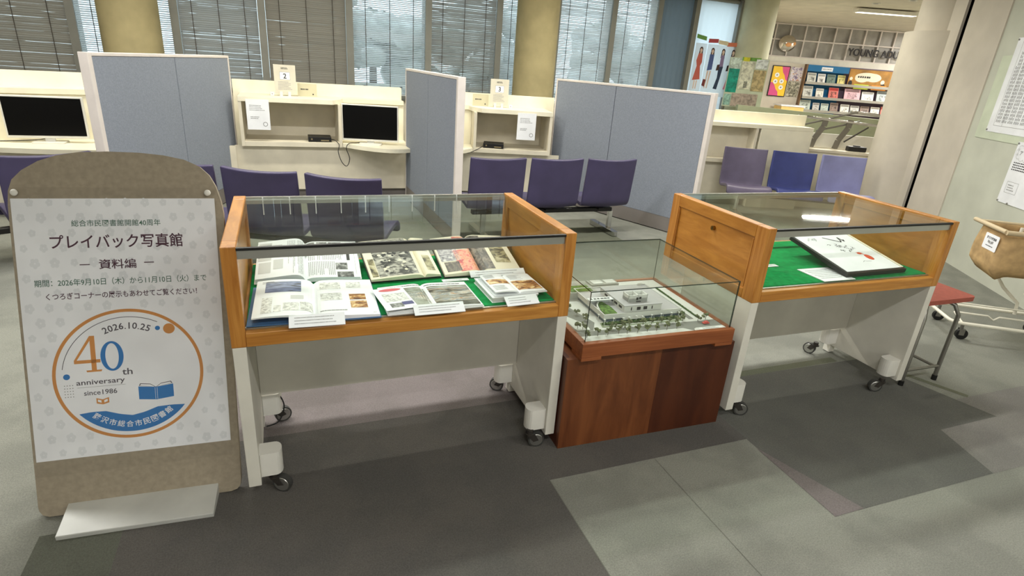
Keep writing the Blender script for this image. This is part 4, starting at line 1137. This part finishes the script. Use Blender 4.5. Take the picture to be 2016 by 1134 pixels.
# ------------------------------------------------------------------ beam seating
def seat_bm(w_=.505):
    prof = [(.25, .285), (.245, .31), (.22, .33), (.16, .333), (.08, .322), (-.02, .305), (-.09, .295), (-.145, .305), (-.172, .345), (-.185, .42), (-.198, .51), (-.212, .60), (-.224, .68), (-.235, .742)]
    q = []
    for i in range(len(prof) - 1):
        for k in range(3):
            s = k / 3; p0, p1, p2, p3 = [Vector(prof[j]) for j in (max(i - 1, 0), i, i + 1, min(i + 2, len(prof) - 1))]
            q.append(.5 * ((2 * p1) + (p2 - p0) * s + (2 * p0 - 5 * p1 + 4 * p2 - p3) * s * s + (3 * p1 - p0 - 3 * p2 + p3) * s ** 3))
    q.append(Vector(prof[-1])); N = len(q) - 1
    def P(u, v):
        j = v * N; i = min(int(j), N - 1); s = j - i; p_ = q[i] * (1 - s) + q[i + 1] * s
        x = (u * 2 - 1)
        e = 1.0
        if v < .07: e = .93 + .07 * sqrt(1 - (1 - v / .07) ** 2)
        wide = w_ / 2 * e * (1 - .04 * exp(-((v - .42) / .16) ** 2))
        back = max(0, (v - .45) / .55)
        y = p_.x + .035 * back * x * x - .012 * (1 - x * x) * back
        z = p_.y + .014 * x * x * (1 - back) * (v > .1) + .012 * (x * x) * (v > .9)
        return Vector((x * wide, y, z))
    t = M(); t.grid(P, 14, N)
    return t
def bench(label, o, ang, spacing, mats, legs):
    th = thing('beam_seating', label, 'bench', (o[0], o[1], 0), ang, 'rows of three vinyl seats on a beam')
    n = len(mats)
    for i in range(n):
        x = (i - (n - 1) / 2) * spacing
        t = seat_bm(); t.xf(Matrix.Translation((x, 0, 0)))
        s = t.build('seat', mats[i], th)
        md = s.modifiers.new('thick', 'SOLIDIFY'); md.thickness = .034; md.offset = -1.0 
        bv = s.modifiers.new('bevel', 'BEVEL'); bv.width = .012; bv.segments = 3; bv.limit_method = 'ANGLE'; bv.angle_limit = radians(50)
        br = M(); br.box(x - .03, x + .03, -.10, .10, .262, .275); br.build('seat_bracket', mt_blackp, th)
    L = (n - 1) * spacing / 2 + .16
    M().box(-L, L, -.03, .03, .225, .262).build('beam', mt_blackp, th, bevel=.004)
    for x in legs:
        t = M(); t.box(x - .022, x + .022, -.018, .018, .05, .226); t.rbox(x - .03, x + .03, -.15, .335, .006, .05, .02)
        t.box(x - .02, x + .02, -.13, -.09, 0, .008); t.box(x - .02, x + .02, .27, .31, 0, .008)
        t.build('leg', mt_chrome, th, bevel=.004)
bench('row of three dark purple seats seen from behind, between the two display cases', (2.222, 4.735), 0.0, .549, [mt_purple_v] * 3, (-.6, .71))
ang = radians(-24.7)
bc = Vector((-.18, 3.96)); u_ = Vector((cos(ang), sin(ang))); nb = Vector((-sin(ang), cos(ang)))
ctr = bc + nb * .235
bench('row of three dark purple seats seen from behind, above the left display case', (ctr.x, ctr.y), ang, .55, [mt_purple_v] * 3, (-.7, .7))
ang2 = radians(27)
bench('row of dark purple seats at the far left, mostly hidden by the sign', (-2.02, 4.42), ang2, .567, [mt_purple_v] * 3, (-.7, .7))
ang3 = radians(-27.7 + 180)
fcn = Vector((sin(radians(-27.0)), -cos(radians(-27.0))))
m3 = Vector((5.627, 5.212)) + fcn * .235
bench('row of three seats facing the room in muted purple, blue and lavender', (m3.x, m3.y), ang3, .56, [mt_lav_v, mt_navy_v, mt_violet_v], (-.6, .6))

# ------------------------------------------------------------------ stool, book basket cart
st = thing('stool', 'steel stool with a brick-red cushion beside the right display case', 'stool', (3.245, 2.02, 0), -.02)
M().rbox(-.195, .20, -.275, .285, .475, .50, .03).build('cushion', mt_redcush, st, bevel=.006)
M().box(-.16, .16, -.24, .24, .455, .475).build('seat_frame', mt_steel, st)
for x in (-.165, .10):
    for y in (-.275, .26):
        t = M(); t.tube([(x + (.0 if x < 0 else 0), y, .012), (x, y, .40), (x + (.02 if x < 0 else -.02), y * .92, .452), (x * .6, y * .8, .465)], .011); t.cyl((x, y, 0), (x, y, .03), .014, n=12, m=1)
        t.build('leg', [mt_steel, mt_black], st)
for y in (-.275, .26): M().cyl((-.165, y, .09), (.10, y, .09), .008).build('stretcher', mt_steel, st)
for x in (-.165, .10): M().cyl((x, -.275, .075), (x, .26, .075), .008).build('stretcher', mt_steel, st)

ct = thing('basket_cart', 'tan canvas book basket on a cream wire cart by the poster wall', 'cart', (4.42, 2.075, 0), radians(-33))
def basket(u, v):
    a = u * 2 * pi; r = .5 + .5 * v
    v_ = min(1, .86 + v * .9) + .06 * sin(v * pi); sx = .235 * v_ + .012 * sin(5 * a + 4 * v) * (1 - v); sy = .17 * v_ + .008 * sin(7 * a + 2 * v) * (1 - v)
    e = .42
    cx = math.copysign(abs(cos(a)) ** e, cos(a)); cy = math.copysign(abs(sin(a)) ** e, sin(a))
    return Vector((cx * sx, cy * sy, .44 + .29 * v - .035 * (1 - v) * abs(cos(a)) ** .5 * 0 + .02 * sin(3 * a) * (1 - v)))
t = M(); t.grid(basket, 56, 12)
t.add([basket(i / 56, 0) for i in range(56)], [tuple(range(55, -1, -1))], 0, True)
bk = t.build('basket', mt_canvas, ct); md = bk.modifiers.new('thick', 'SOLIDIFY'); md.thickness = .006
lab = M(); lab.rbox(-.075, .075, -.05, .05, 0, .0015, .008)
lab.merge(text_mesh('藤沢市図書館', .018, 1, .012, .105), Matrix.Translation((0, .024, .002)))
dashes(lab, -.04, .04, -.03, -.022, 1, 1, random.Random(2), .7, 8, z=.002)
for s in (-1, 1): lab.add([(s * .002, -.012, .002), (s * .03, -.006, .002), (s * .03, .010, .002), (s * .002, .004, .002)], [(0, 1, 2, 3)], 2)
lab.xf(Matrix.Translation((-.246, -.055, .645)) @ Matrix.Rotation(-pi / 2, 4, 'Z') @ UP)
lab.build('label_tag', [mt_paper, mt_ink, mt_inkg], bk)
t = M()
rim = [Vector((x, y, .735)) for x, y in rrect(-.245, .245, -.18, .18, .04, 5)]; t.tube(rim + rim[:2], .010)
t.tube([(-.252, -.18, .742), (-.252, .18, .742)], .014); t.tube([(-.255, -.186, .74), (.25, -.186, .74)], .015)
t.build('rim_bars', mt_handle, ct)
t = M()
for y in (-.15, .15):
    t.tube([(.18, y, .12), (.17, y, .20), (.05, y, .30), (.0, y, .36), (.02, y, .46), (.02, y, .72)], .011)
fr_ = [Vector((x, y, .12)) for x, y in rrect(-.36, .42, -.19, .19, .06, 5)]; t.tube(fr_ + fr_[:2], .011)
t.tube([(-.30, .12, .16), (.38, .12, .16)], .006); t.tube([(-.30, -.06, .15), (-.1, -.06, .15), (-.06, -.06, .125), (-.03, -.06, .15), (.15, -.06, .15), (.19, -.06, .125), (.22, -.06, .15), (.4, -.06, .15)], .006)
t.tube([(-.30, .19, .12), (-.30, .12, .16)], .006); t.tube([(-.30, -.19, .12), (-.30, -.06, .15)], .006); t.tube([(.30, .19, .12), (.38, .12, .16)], .006)
t.build('wire_frame', mt_creamtube, ct)
for x, y in ((-.28, -.16), (-.28, .16), (.30, -.16), (.30, .16)):
    t = M(); t.cyl((x, y, .06), (x, y, .115), .01, n=10, m=1); t.cyl((x + .01, y - .011, .036), (x + .01, y + .011, .036), .036, n=20); t.box(x - .012, x + .02, y - .016, y - .012, .03, .075, 1); t.box(x - .012, x + .02, y + .012, y + .016, .03, .075, 1)
    t.build('wheel', [mt_black, mt_steel], ct)

# ------------------------------------------------------------------ posters on the right wall
WR = atan2(WD.y, WD.x)
def wall_frame(t, off, z): return W(t, off, z), WR + pi           # local +x runs towards the camera along the wall
o, rz = wall_frame(1.27, .004, 0)
pb = thing('pin_board', 'large pale green backing board on the right wall behind the big white poster', 'board', o, rz)
M().box(0, 1.5, -.003, .004, 1.16, 1.86).build('board', mt_palegreen, pb)
o, rz = wall_frame(1.115, .010, 0)
ps = thing('notice_poster', 'large white poster with columns of small print, upper right wall', 'poster', o, rz)
t = M(); t.box(0, .6, -.002, 0, 1.225, 2.0); q = M()
quad(q, .08, .6, 1.28, 1.283, 1); quad(q, .08, .083, 1.28, 1.98, 1); quad(q, .2, .203, 1.28, 1.98, 1)
for k in range(6): dashes(q, .095 + .085 * k, .165 + .085 * k, 1.31, 1.95, 4, 2, random.Random(k), .35, 22, True)
t.merge(q.xf(Matrix.Translation((0, -.0025, 0)) @ UP)); t.build('sheet', [mt_paper, mt_inkg, mt_ink], ps)
for x, z in ((.012, 1.24), (.012, 1.985)): M().ball((x, -.004, z), .008, 0, 10, 6).build('pin', mt_steel, ps)
o, rz = wall_frame(.61, .006, 0)
p2 = thing('notice_poster', 'lower white notice with a cloud-shaped bubble on the right wall', 'poster', o, rz)
t = M(); t.box(0, .42, -.002, 0, .69, 1.185); q = M()
for k in range(10):
    a = 2 * pi * k / 10; q.disc((.13 + .085 * cos(a), 1.105 + .04 * sin(a)), .032, 14, 1, axe(.0001)); q.disc((.13 + .085 * cos(a), 1.105 + .04 * sin(a)), .0295, 14, 0, axe(.0003))
q.disc((.13, 1.105), .085, 24, 0, axe(.0005), ry=.045)
q.merge(text_mesh('ア', .032, 2, .01), Matrix.Translation((.085, 1.10, .0008)))
dashes(q, .035, .40, .955, 1.03, 4, 2, random.Random(5), .45, 16, z=.0003)
for a in ((.05, .2, .775, .7775), (.05, .2, .865, .8675), (.05, .0525, .775, .8675), (.1975, .2, .775, .8675)): quad(q, a[0], a[1], a[2], a[3], 1, .0003)
dashes(q, .07, .18, .79, .85, 3, 1, random.Random(9), .4, 7, z=.0003)
t.merge(q.xf(Matrix.Translation((0, -.0025, 0)) @ UP)); t.build('sheet', [mt_paper, mt_inkg, mt_ink], p2)
for x, z in ((.012, .70), (.15, .695), (.012, 1.172)): M().ball((x, -.004, z), .008, 0, 10, 6).build('pin', mt_steel, p2)

# ------------------------------------------------------------------ fashion figure posters and bunting at the window
def fig_poster(label, x, cols, dress, seed):
    th = thing('figure_poster', label, 'poster', (x, 8.22, 0), -.02, 'fashion figure posters')
    t = M(); t.box(-.105, .105, .003, .005, 1.2, 2.0, 0)
    q = M(); f = axe(0)
    def pl_(pts, m, z=0.0): q.add([(a, b, z) for a, b in pts], [tuple(range(len(pts)))], m)
    q.disc((.01, 1.905), .034, 18, 1, f, ry=.045); pl_([(-.022, 1.905), (.042, 1.905), (.05, 1.80), (-.03, 1.81)], 1, -.0001)
    q.disc((.01, 1.895), .022, 16, 2, axe(.0003), ry=.03)
    pl_([(-.004, 1.87), (.022, 1.87), (.022, 1.84), (-.004, 1.84)], 2, .0002)
    if dress == 0:
        pl_([(-.03, 1.85), (.05, 1.85), (.06, 1.72), (.035, 1.66), (.07, 1.46), (-.075, 1.44), (-.03, 1.66), (-.055, 1.74)], 3, .0004)
        pl_([(-.04, 1.44), (-.015, 1.44), (-.02, 1.31), (-.04, 1.31)], 2, .0003); pl_([(.005, 1.44), (.03, 1.44), (.02, 1.31), (.0, 1.31)], 2, .0003)
    elif dress == 1:
        pl_([(-.035, 1.85), (.05, 1.85), (.05, 1.62), (-.045, 1.60)], 3, .0004)
        pl_([(-.04, 1.60), (-.005, 1.60), (-.03, 1.33), (-.05, 1.33)], 2, .0003); pl_([(.01, 1.60), (.045, 1.60), (.015, 1.33), (-.005, 1.33)], 2, .0003)
        pl_([(-.085, 1.47), (-.03, 1.46), (-.045, 1.35), (-.10, 1.37)], 4, .0005)
    else:
        pl_([(-.02, 1.85), (.045, 1.85), (.05, 1.68), (-.025, 1.67)], 3, .0004)
        pl_([(-.035, 1.67), (.055, 1.68), (.03, 1.5), (.0, 1.32), (-.075, 1.33), (-.03, 1.5)], 4, .0004)
        pl_([(-.07, 1.70), (-.02, 1.71), (-.02, 1.62), (-.08, 1.61)], 1, .0006)
    q.xf(Matrix.Translation((0, .0028, 0)) @ UP)
    t.merge(q); t.build('sheet', cols, th)
pap = translucent('thin_white_paper', (246, 248, 250), .7)
skin = mat('printed_skin', (232, 206, 190), .7); hair = mat('printed_brown_hair', (84, 60, 56), .7)
fig_poster('window poster of a woman in a long coral-red dress', 6.37, [pap, hair, skin, mat('print_coral', (200, 104, 92), .7), mt_ink], 0, 1)
fig_poster('window poster of a woman in a blue top carrying a dark red bag', 6.60, [pap, hair, skin, mat('print_blue', (86, 104, 160), .7), mat('print_dark_red', (124, 60, 60), .7)], 1, 2)
fig_poster('window poster of a woman in a lilac top and dark trousers', 6.815, [pap, hair, skin, mat('print_lilac', (150, 130, 170), .7), mat('print_navy', (58, 70, 96), .7)], 2, 3)
fig_poster('window poster of a woman in plum top and pink skirt, beside the olive column', 7.02, [pap, mat('printed_dark_hair', (70, 52, 60), .7), skin, mat('print_plum', (96, 66, 90), .7), mat('print_pink', (232, 150, 180), .7)], 2, 4)
for lab, x, z, c, rr in (('green paper banner above the coral dress poster', 6.33, 2.085, (110, 160, 84), -.16), ('red paper banner above the blue top poster', 6.57, 2.05, (190, 84, 90), .05),
                         ('cream paper banner above the lilac top poster', 6.77, 2.035, (236, 222, 190), -.06), ('orange paper banner beside the olive column', 6.95, 2.02, (224, 130, 100), .04)):
    t = M(); t.grid(lambda u, v: Vector((-.095 + .19 * u, .006 * sin(u * 5), -.03 + .06 * v + rr * (u - .5) * .19)), 8, 1)
    o = tag(t.build('paper_banner', mat('banner_paper', c, .7)), lab, 'banner', 'paper banners'); o.location = (x, 8.20, z)

# ------------------------------------------------------------------ board of leaflets in front of the olive column
lbp = G(3.55, 9.95)
lb_ = thing('leaflet_board', 'notice board covered with leaflets in front of the olive column', 'notice board', (lbp.x, lbp.y, 0), -YAW)
M().box(-.33, .30, 0, .02, 1.08, 1.83).build('board', mt_palegreen, lb_)
M().box(-.33, -.30, .005, .03, 0, 1.08).build('leg', mt_steel, lb_); M().box(.27, .30, .005, .03, 0, 1.08).build('leg', mt_steel, lb_)
cols_ = [((-.32, 1.30, .17, .36), (20, 150, 130)), ((-.32, 1.66, .17, .16), (206, 222, 214)), ((-.13, 1.36, .2, .42), (214, 214, 196)), ((.08, 1.34, .2, .32), (190, 172, 130)),
         ((-.14, 1.79, .3, .05), (110, 160, 70)), ((.09, 1.68, .19, .14), (222, 228, 230)), ((-.05, 1.38, .06, .1), (30, 110, 150)), ((-.2, 1.09, .42, .2), (176, 160, 150)), ((-.32, 1.10, .11, .17), (150, 190, 180)), ((-.12, 1.77, .1, .07), (200, 196, 50))]
for k, ((x, z, a, b), c) in enumerate(cols_):
    o = tag(M().box(0, a, -.004, -.001, 0, b).build('leaflet', photo('leaflet_print', [mul(c, .8), c, mul(c, 1.12)], 14, (1, 1, 1), k * 1.7)),
            ['teal poster', 'pale mint sheet', 'tall cream leaflet', 'patterned ochre leaflet', 'long green strip', 'white card', 'small blue square', 'brown-grey picture sheet', 'pale teal flyer', 'yellow round-cornered tag'][k] + ' pinned on the leaflet board by the olive column', 'leaflet', 'leaflets on the board')
    q = G(3.55 + x, 9.948 - .002 * (k % 4)); o.location = (q.x, q.y, z); o.rotation_euler = (0, 0, -YAW)

# ------------------------------------------------------------------ far reading area
def gthing(name, label, cat, X, D, z=0.0, group=None):
    p = G(X, D, z); return thing(name, label, cat, p, -YAW, group)
lat = gthing('lattice_screen', 'white lattice of square panes above the bookshelves', 'screen', 5.2, 14.2)
t = M()
x = .28
while x < 4.6: t.box(x - .014, x + .014, -.02, .02, 2.05, CEIL); x += .335
for z in (2.06, 2.41, CEIL - .02): t.box(0, 4.6, -.022, .022, z - .014, z + .014)
t.build('lattice_bars', mt_part, lat)
M().box(0, 4.6, .022, .03, 2.05, CEIL).build('lattice_panes', mat('dark_grey_pane', (150, 147, 141), .35, var=.15, vs=3), lat)
M().box(0, 4.8, -.05, .06, 1.93, 2.05).build('beam', mt_white, lat)
ya = gthing('sign_letters', 'black letters reading YOUNG ADULT on the white lattice', 'lettering', 7.16, 14.14)
t = M(); tm = text_mesh('YOUNG ADULT', .155, 0, .012, 1.36, 'LEFT'); t.merge(tm, Matrix.Translation((0, 0, 2.255)) @ UP)
o = t.build('letters', mt_ink, ya); md = o.modifiers.new('thick', 'SOLIDIFY'); md.thickness = .02; md.offset = 1
mi = gthing('convex_mirror', 'round convex mirror with orange patches hanging on the lattice', 'mirror', 5.76, 14.1, 2.33)
t = M(); t.grid(lambda u, v: Vector((.19 * v * cos(u * 2 * pi), -.07 * (1 - v * v), .17 * v * sin(u * 2 * pi))), 32, 8); t.build('dome', mat('mirror_dome', (214, 206, 194), .08, .9), mi)
t = M(); t.ball((.0, -.07, -.03), .065, 0, 14, 8, (1, .3, .7)); t.ball((.14, -.04, -.0), .035, 0, 12, 8, (1, .4, 1)); t.build('orange_patch', mat('soft_orange', (240, 176, 120), .6), mi)
tw_ = gthing('poster_wall', 'off-white panel wall carrying the framed yellow and pink poster', 'panel', 5.3, 14.05)
M().box(0, .98, 0, .06, 0, 1.93).build('panel', mt_wallw, tw_)
fp = gthing('framed_poster', 'black-framed yellow and pink poster on the panel wall left of the bookshelf', 'poster', 5.525, 14.04, 1.2)
M().box(0, .40, -.02, 0, 0, .66).build('frame', mt_blackp, fp)
t = M(); t.box(.018, .382, -.022, -.02, .018, .642); q = M()
q.add([(.21, .642, 0), (.382, .642, 0), (.382, .34, 0), (.33, .38, 0), (.30, .46, 0), (.25, .52, 0)], [(0, 1, 2, 3, 4, 5)], 1)
q.add([(.018, .018, 0), (.24, .018, 0), (.22, .10, 0), (.16, .16, 0), (.12, .24, 0), (.06, .30, 0), (.018, .30, 0)], [tuple(range(7))], 1)
for cx, cy in ((.13, .46), (.12, .32), (.26, .33), (.27, .2)): q.disc((cx, cy), .05, 16, 2, axe(.0004)); q.disc((cx, cy), .02, 10, 3, axe(.0008))
t.merge(q.xf(Matrix.Translation((0, -.0225, 0)) @ UP)); t.build('print', [mat('poster_yellow', (246, 200, 56), .5), mat('poster_pink', (218, 84, 140), .5), mt_paper, mt_inkg], fp)
for k, (X, z, a, b, lab, cs) in enumerate(((5.96, 1.56, .26, .29, 'violet-patterned picture sheet right of the framed poster', [(96, 70, 110), (190, 176, 196), (240, 236, 236), (180, 120, 90)]),
                                           (5.96, 1.22, .26, .32, 'grey-green patterned picture sheet below the violet one', [(70, 70, 60), (150, 146, 128), (214, 208, 190)]))):
    o = tag(M().box(0, a, -.006, 0, 0, b).build('picture_sheet', photo('picture_print', cs, 18, (1, 1, 1), k * 3.0)), lab, 'poster', 'pictures on the panel wall')
    o.location = G(X, 14.04, z); o.rotation_euler = (0, 0, -YAW)
ys = gthing('low_cabinet', 'low yellow cabinet top under the framed poster', 'cabinet', 5.70, 13.5)
M().box(0, .5, 0, .4, 0, 1.02).build('body', mat('yellow_laminate', (240, 206, 130), .5), ys); M().box(-.02, .52, -.02, .42, 1.02, 1.05).build('top', mt_paper, ys)

bs = gthing('display_shelf', 'long magazine display shelf with blue back panels under the lattice', 'shelf', 6.27, 13.95)
mwood = wood('shelf_wood', (140, 108, 74), (104, 76, 48), (40, 40, 3))
mblue = mat('blue_shelf_back', (30, 108, 160), .6); mpurp = mat('purple_grey_panel', (104, 88, 104), .6)
M().box(-.03, 0, -.02, .30, 0, 1.93).build('side_panel', mwood, bs); M().box(3.2, 3.23, -.02, .30, 0, 1.93).build('side_panel', mwood, bs)
M().box(0, .93, .18, .2, .5, 1.93).build('back_panel', mblue, bs)
M().box(0.93, 3.2, .18, .2, .5, 1.93).build('back_panel', mpurp, bs)
M().box(0, .93, -.02, .0, 1.79, 1.92).build('header_panel', mblue, bs)
t = M(); t.box(.31, .56, -.024, -.02, 1.81, 1.89); dashes(q := M(), .33, .54, 1.835, 1.865, 1, 1, random.Random(1), .7, 8); t.merge(q.xf(Matrix.Translation((0, -.0245, 0)) @ UP)); t.build('header_card', [mt_paper, mt_inkg], bs)
for z in (1.55, 1.24, .955, .66):
    M().box(0, 3.2, -.06, .18, z - .03, z).build('shelf_board', mat('shelf_grey', (120, 114, 106), .5), bs)
    M().box(0, 3.2, -.075, -.06, z - .035, z + .02).build('shelf_lip', mt_alu, bs)
M().box(0, 3.2, 0, .2, 0, .5).build('base', mwood, bs)
wp = gthing('wall_banner', 'ochre banner with a cream cloud shape and lettering above the magazine shelf', 'banner', 7.22, 13.92)
t = M(); t.box(0, 1.4, 0, .01, 1.50, 1.9); q = M()
q.disc((.42, 1.75), .28, 28, 1, axe(0), ry=.09); q.disc((.30, 1.72), .16, 20, 1, axe(.0004), ry=.09); q.disc((.55, 1.74), .18, 20, 1, axe(.0008), ry=.09)
dashes(q, .2, .64, 1.722, 1.768, 1, 2, random.Random(12), .8, 9, z=.002)
q.disc((.06, 1.70), .035, 14, 1, axe(.001)); q.disc((.06, 1.6), .045, 14, 2, axe(.001), ry=.06); q.disc((.78, 1.66), .045, 14, 1, axe(.001)); q.disc((.80, 1.56), .06, 14, 2, axe(.001), ry=.07)
t.merge(q.xf(Matrix.Translation((0, -.001, 0)) @ UP)); t.build('print', [mat('ochre_print', (168, 122, 56), .6, var=.15, vs=5), mt_paper2, mt_ink], wp)
pal = [(214, 214, 206), (196, 206, 196), (236, 232, 222), (120, 140, 130), (226, 214, 140), (230, 220, 196), (240, 238, 234), (216, 120, 110), (186, 196, 196), (150, 130, 120), (236, 190, 200), (206, 204, 200)]
names_ = ['pale grey', 'grey-green', 'cream', 'dark green', 'yellow', 'ivory', 'white', 'red-banded', 'pale blue-grey', 'brown', 'pink', 'light grey']
shelfnm = {1.57: 'top', 1.26: 'second', .975: 'third'}
ordn = ['first', 'second', 'third', 'fourth', 'fifth', 'sixth', 'seventh', 'eighth', 'ninth', 'tenth', 'eleventh', 'twelfth']
rows = [(1.57, [(.05, .2, .21, 0), (.29, .17, .20, 6), (.5, .19, .20, 3), (.74, .17, .20, 4)]),
        (1.26, [(.03, .22, .24, 0), (.33, .17, .2, 2), (.62, .22, .24, 7), (.98, .36, .24, 10), (1.38, .27, .2, 6), (1.72, .3, .24, 8)]),
        (.975, [(.02, .25, .22, 1), (.33, .15, .17, 11), (.52, .17, .17, 1), (.73, .18, .2, 9), (.97, .2, .18, 2), (1.2, .2, .17, 11), (1.43, .2, .17, 9), (1.67, .2, .17, 2), (1.9, .2, .19, 7)])]
for z, items in rows:
    for i, (x, a, b, k) in enumerate(items):
        p = G(6.27 + x, 13.96, z - .018)
        bk_ = thing('magazine', '%s magazine, %s from left on the %s shelf under the YOUNG ADULT letters' % (names_[k], ordn[i], shelfnm[z]), 'magazine', p, -YAW, 'magazines on the display shelf', rx=-.22)
        c = pal[k]
        t = M(); t.box(0, a, -.012, 0, 0, b, 0); t.box(a * .08, a * .92, -.0135, -.012, b * .72, b * .92, 1); t.box(a * .2, a * .8, -.0135, -.012, b * .12, b * .62, 2)
        t.build('cover', [mat('magazine_cover', c, .5), mat('title_band', mul(c, .72) if k != 7 else (200, 70, 70), .5), photo('cover_picture', [mul(c, .5), mul(c, .9), mul(c, 1.1)], 16, (1, 1, 1), k * 2.1 + i)], bk_)
for x, c, lab in ((1.1, (200, 214, 60), 'lime green'), (1.5, (232, 150, 60), 'orange')):
    o = tag(M().box(0, .33, -.004, 0, 0, .10).build('header_card', mat('card_colour', c, .6)), lab + ' header card standing on the shelf under the ochre banner', 'card', 'header cards'); o.location = G(6.27 + x, 13.9, 1.49); o.rotation_euler = (0, 0, -YAW)

# ------------------------------------------------------------------ low walls and rails between the hall and the reading area
a = G(3.3, 9.4); b = G(8.2, 9.4); d = (b - a).normalized(); nn = Vector((-d.y, d.x, 0)) * .1
t = M()
zt0, zt1 = 1.135, .99
vs = [(a.x, a.y, 0), (b.x, b.y, 0), (b.x, b.y, zt1), (a.x, a.y, zt0)]
vs += [(x + nn.x, y + nn.y, z) for x, y, z in vs]
t.add(vs, [(0, 1, 2, 3), (7, 6, 5, 4), (0, 4, 5, 1), (1, 5, 6, 2), (2, 6, 7, 3), (3, 7, 4, 0)])
t.build('wall_low', mat('pale_olive_wall', (176, 182, 152), .8, var=.04), kind='structure')
lw = thing('low_wall', 'low cream wall with a flat cap right of the counter, carrying the rail posts', 'wall', (6.1, 5.60, 0), radians(-27))
M().box(0, 1.6, 0, .35, 0, .72).build('body', mt_cream, lw); M().box(-.02, 1.6, -.03, .37, .72, .75).build('cap', mt_cream2, lw)
M().box(-.05, 1.7, .36, .40, .3, .92).build('rear_board', mt_white, lw)
rl = thing('handrail', 'steel handrails on bent flat posts above the low cream wall', 'handrail', (6.1, 5.60, 0), radians(-27))
for x in (.22, .52):
    t = M()
    for p0, p1 in (((x, .2, .75), (x + .02, .2, .86)), ((x + .02, .2, .86), (x + .10, .2, 1.02)), ((x + .10, .2, 1.02), (x + .11, .2, 1.12))):
        dx = (Vector(p1) - Vector(p0)).normalized(); n2 = Vector((dx.z, 0, -dx.x)) * .034
        e = Vector((0, .008, 0)); A = Vector(p0); B = Vector(p1)
        vs = [A - n2 - e, A + n2 - e, B + n2 - e, B - n2 - e, A - n2 + e, A + n2 + e, B + n2 + e, B - n2 + e]
        t.add(vs, [(0, 1, 2, 3), (7, 6, 5, 4), (0, 4, 5, 1), (1, 5, 6, 2), (2, 6, 7, 3), (3, 7, 4, 0)])
    t.build('post', mat('grey_flat_steel', (128, 124, 116), .4, .6), rl)
M().cyl((-.02, .2, 1.125), (.52, .2, 1.095), .017).cyl((.52, .2, 1.095), (1.3, .2, 1.06), .017).build('top_rail', mt_chrome, rl)
M().cyl((.02, .23, 1.0), (.7, .23, 1.22), .012).build('sloping_rail', mt_steel, rl)
M().cyl((.25, .23, .95), (.75, .23, 1.11), .012).build('sloping_rail', mt_steel, rl)
M().cyl((.60, .17, .85), (.85, .17, 1.05), .010).build('sloping_rail', mt_dark, rl)
M().cyl((.62, .25, 1.22), (1.4, .25, 1.17), .018).build('top_rail', mt_chrome, rl)
tg = thing('black_case', 'small black case lying on the low cream wall beside the white column', 'case', (6.80, 5.36, .75), radians(-27))
M().box(-.10, .12, -.05, .05, 0, .06).build('body', mt_blackp, tg, bevel=.01); M().box(-.03, .05, -.012, .012, .06, .072).build('handle', mt_blackp, tg)
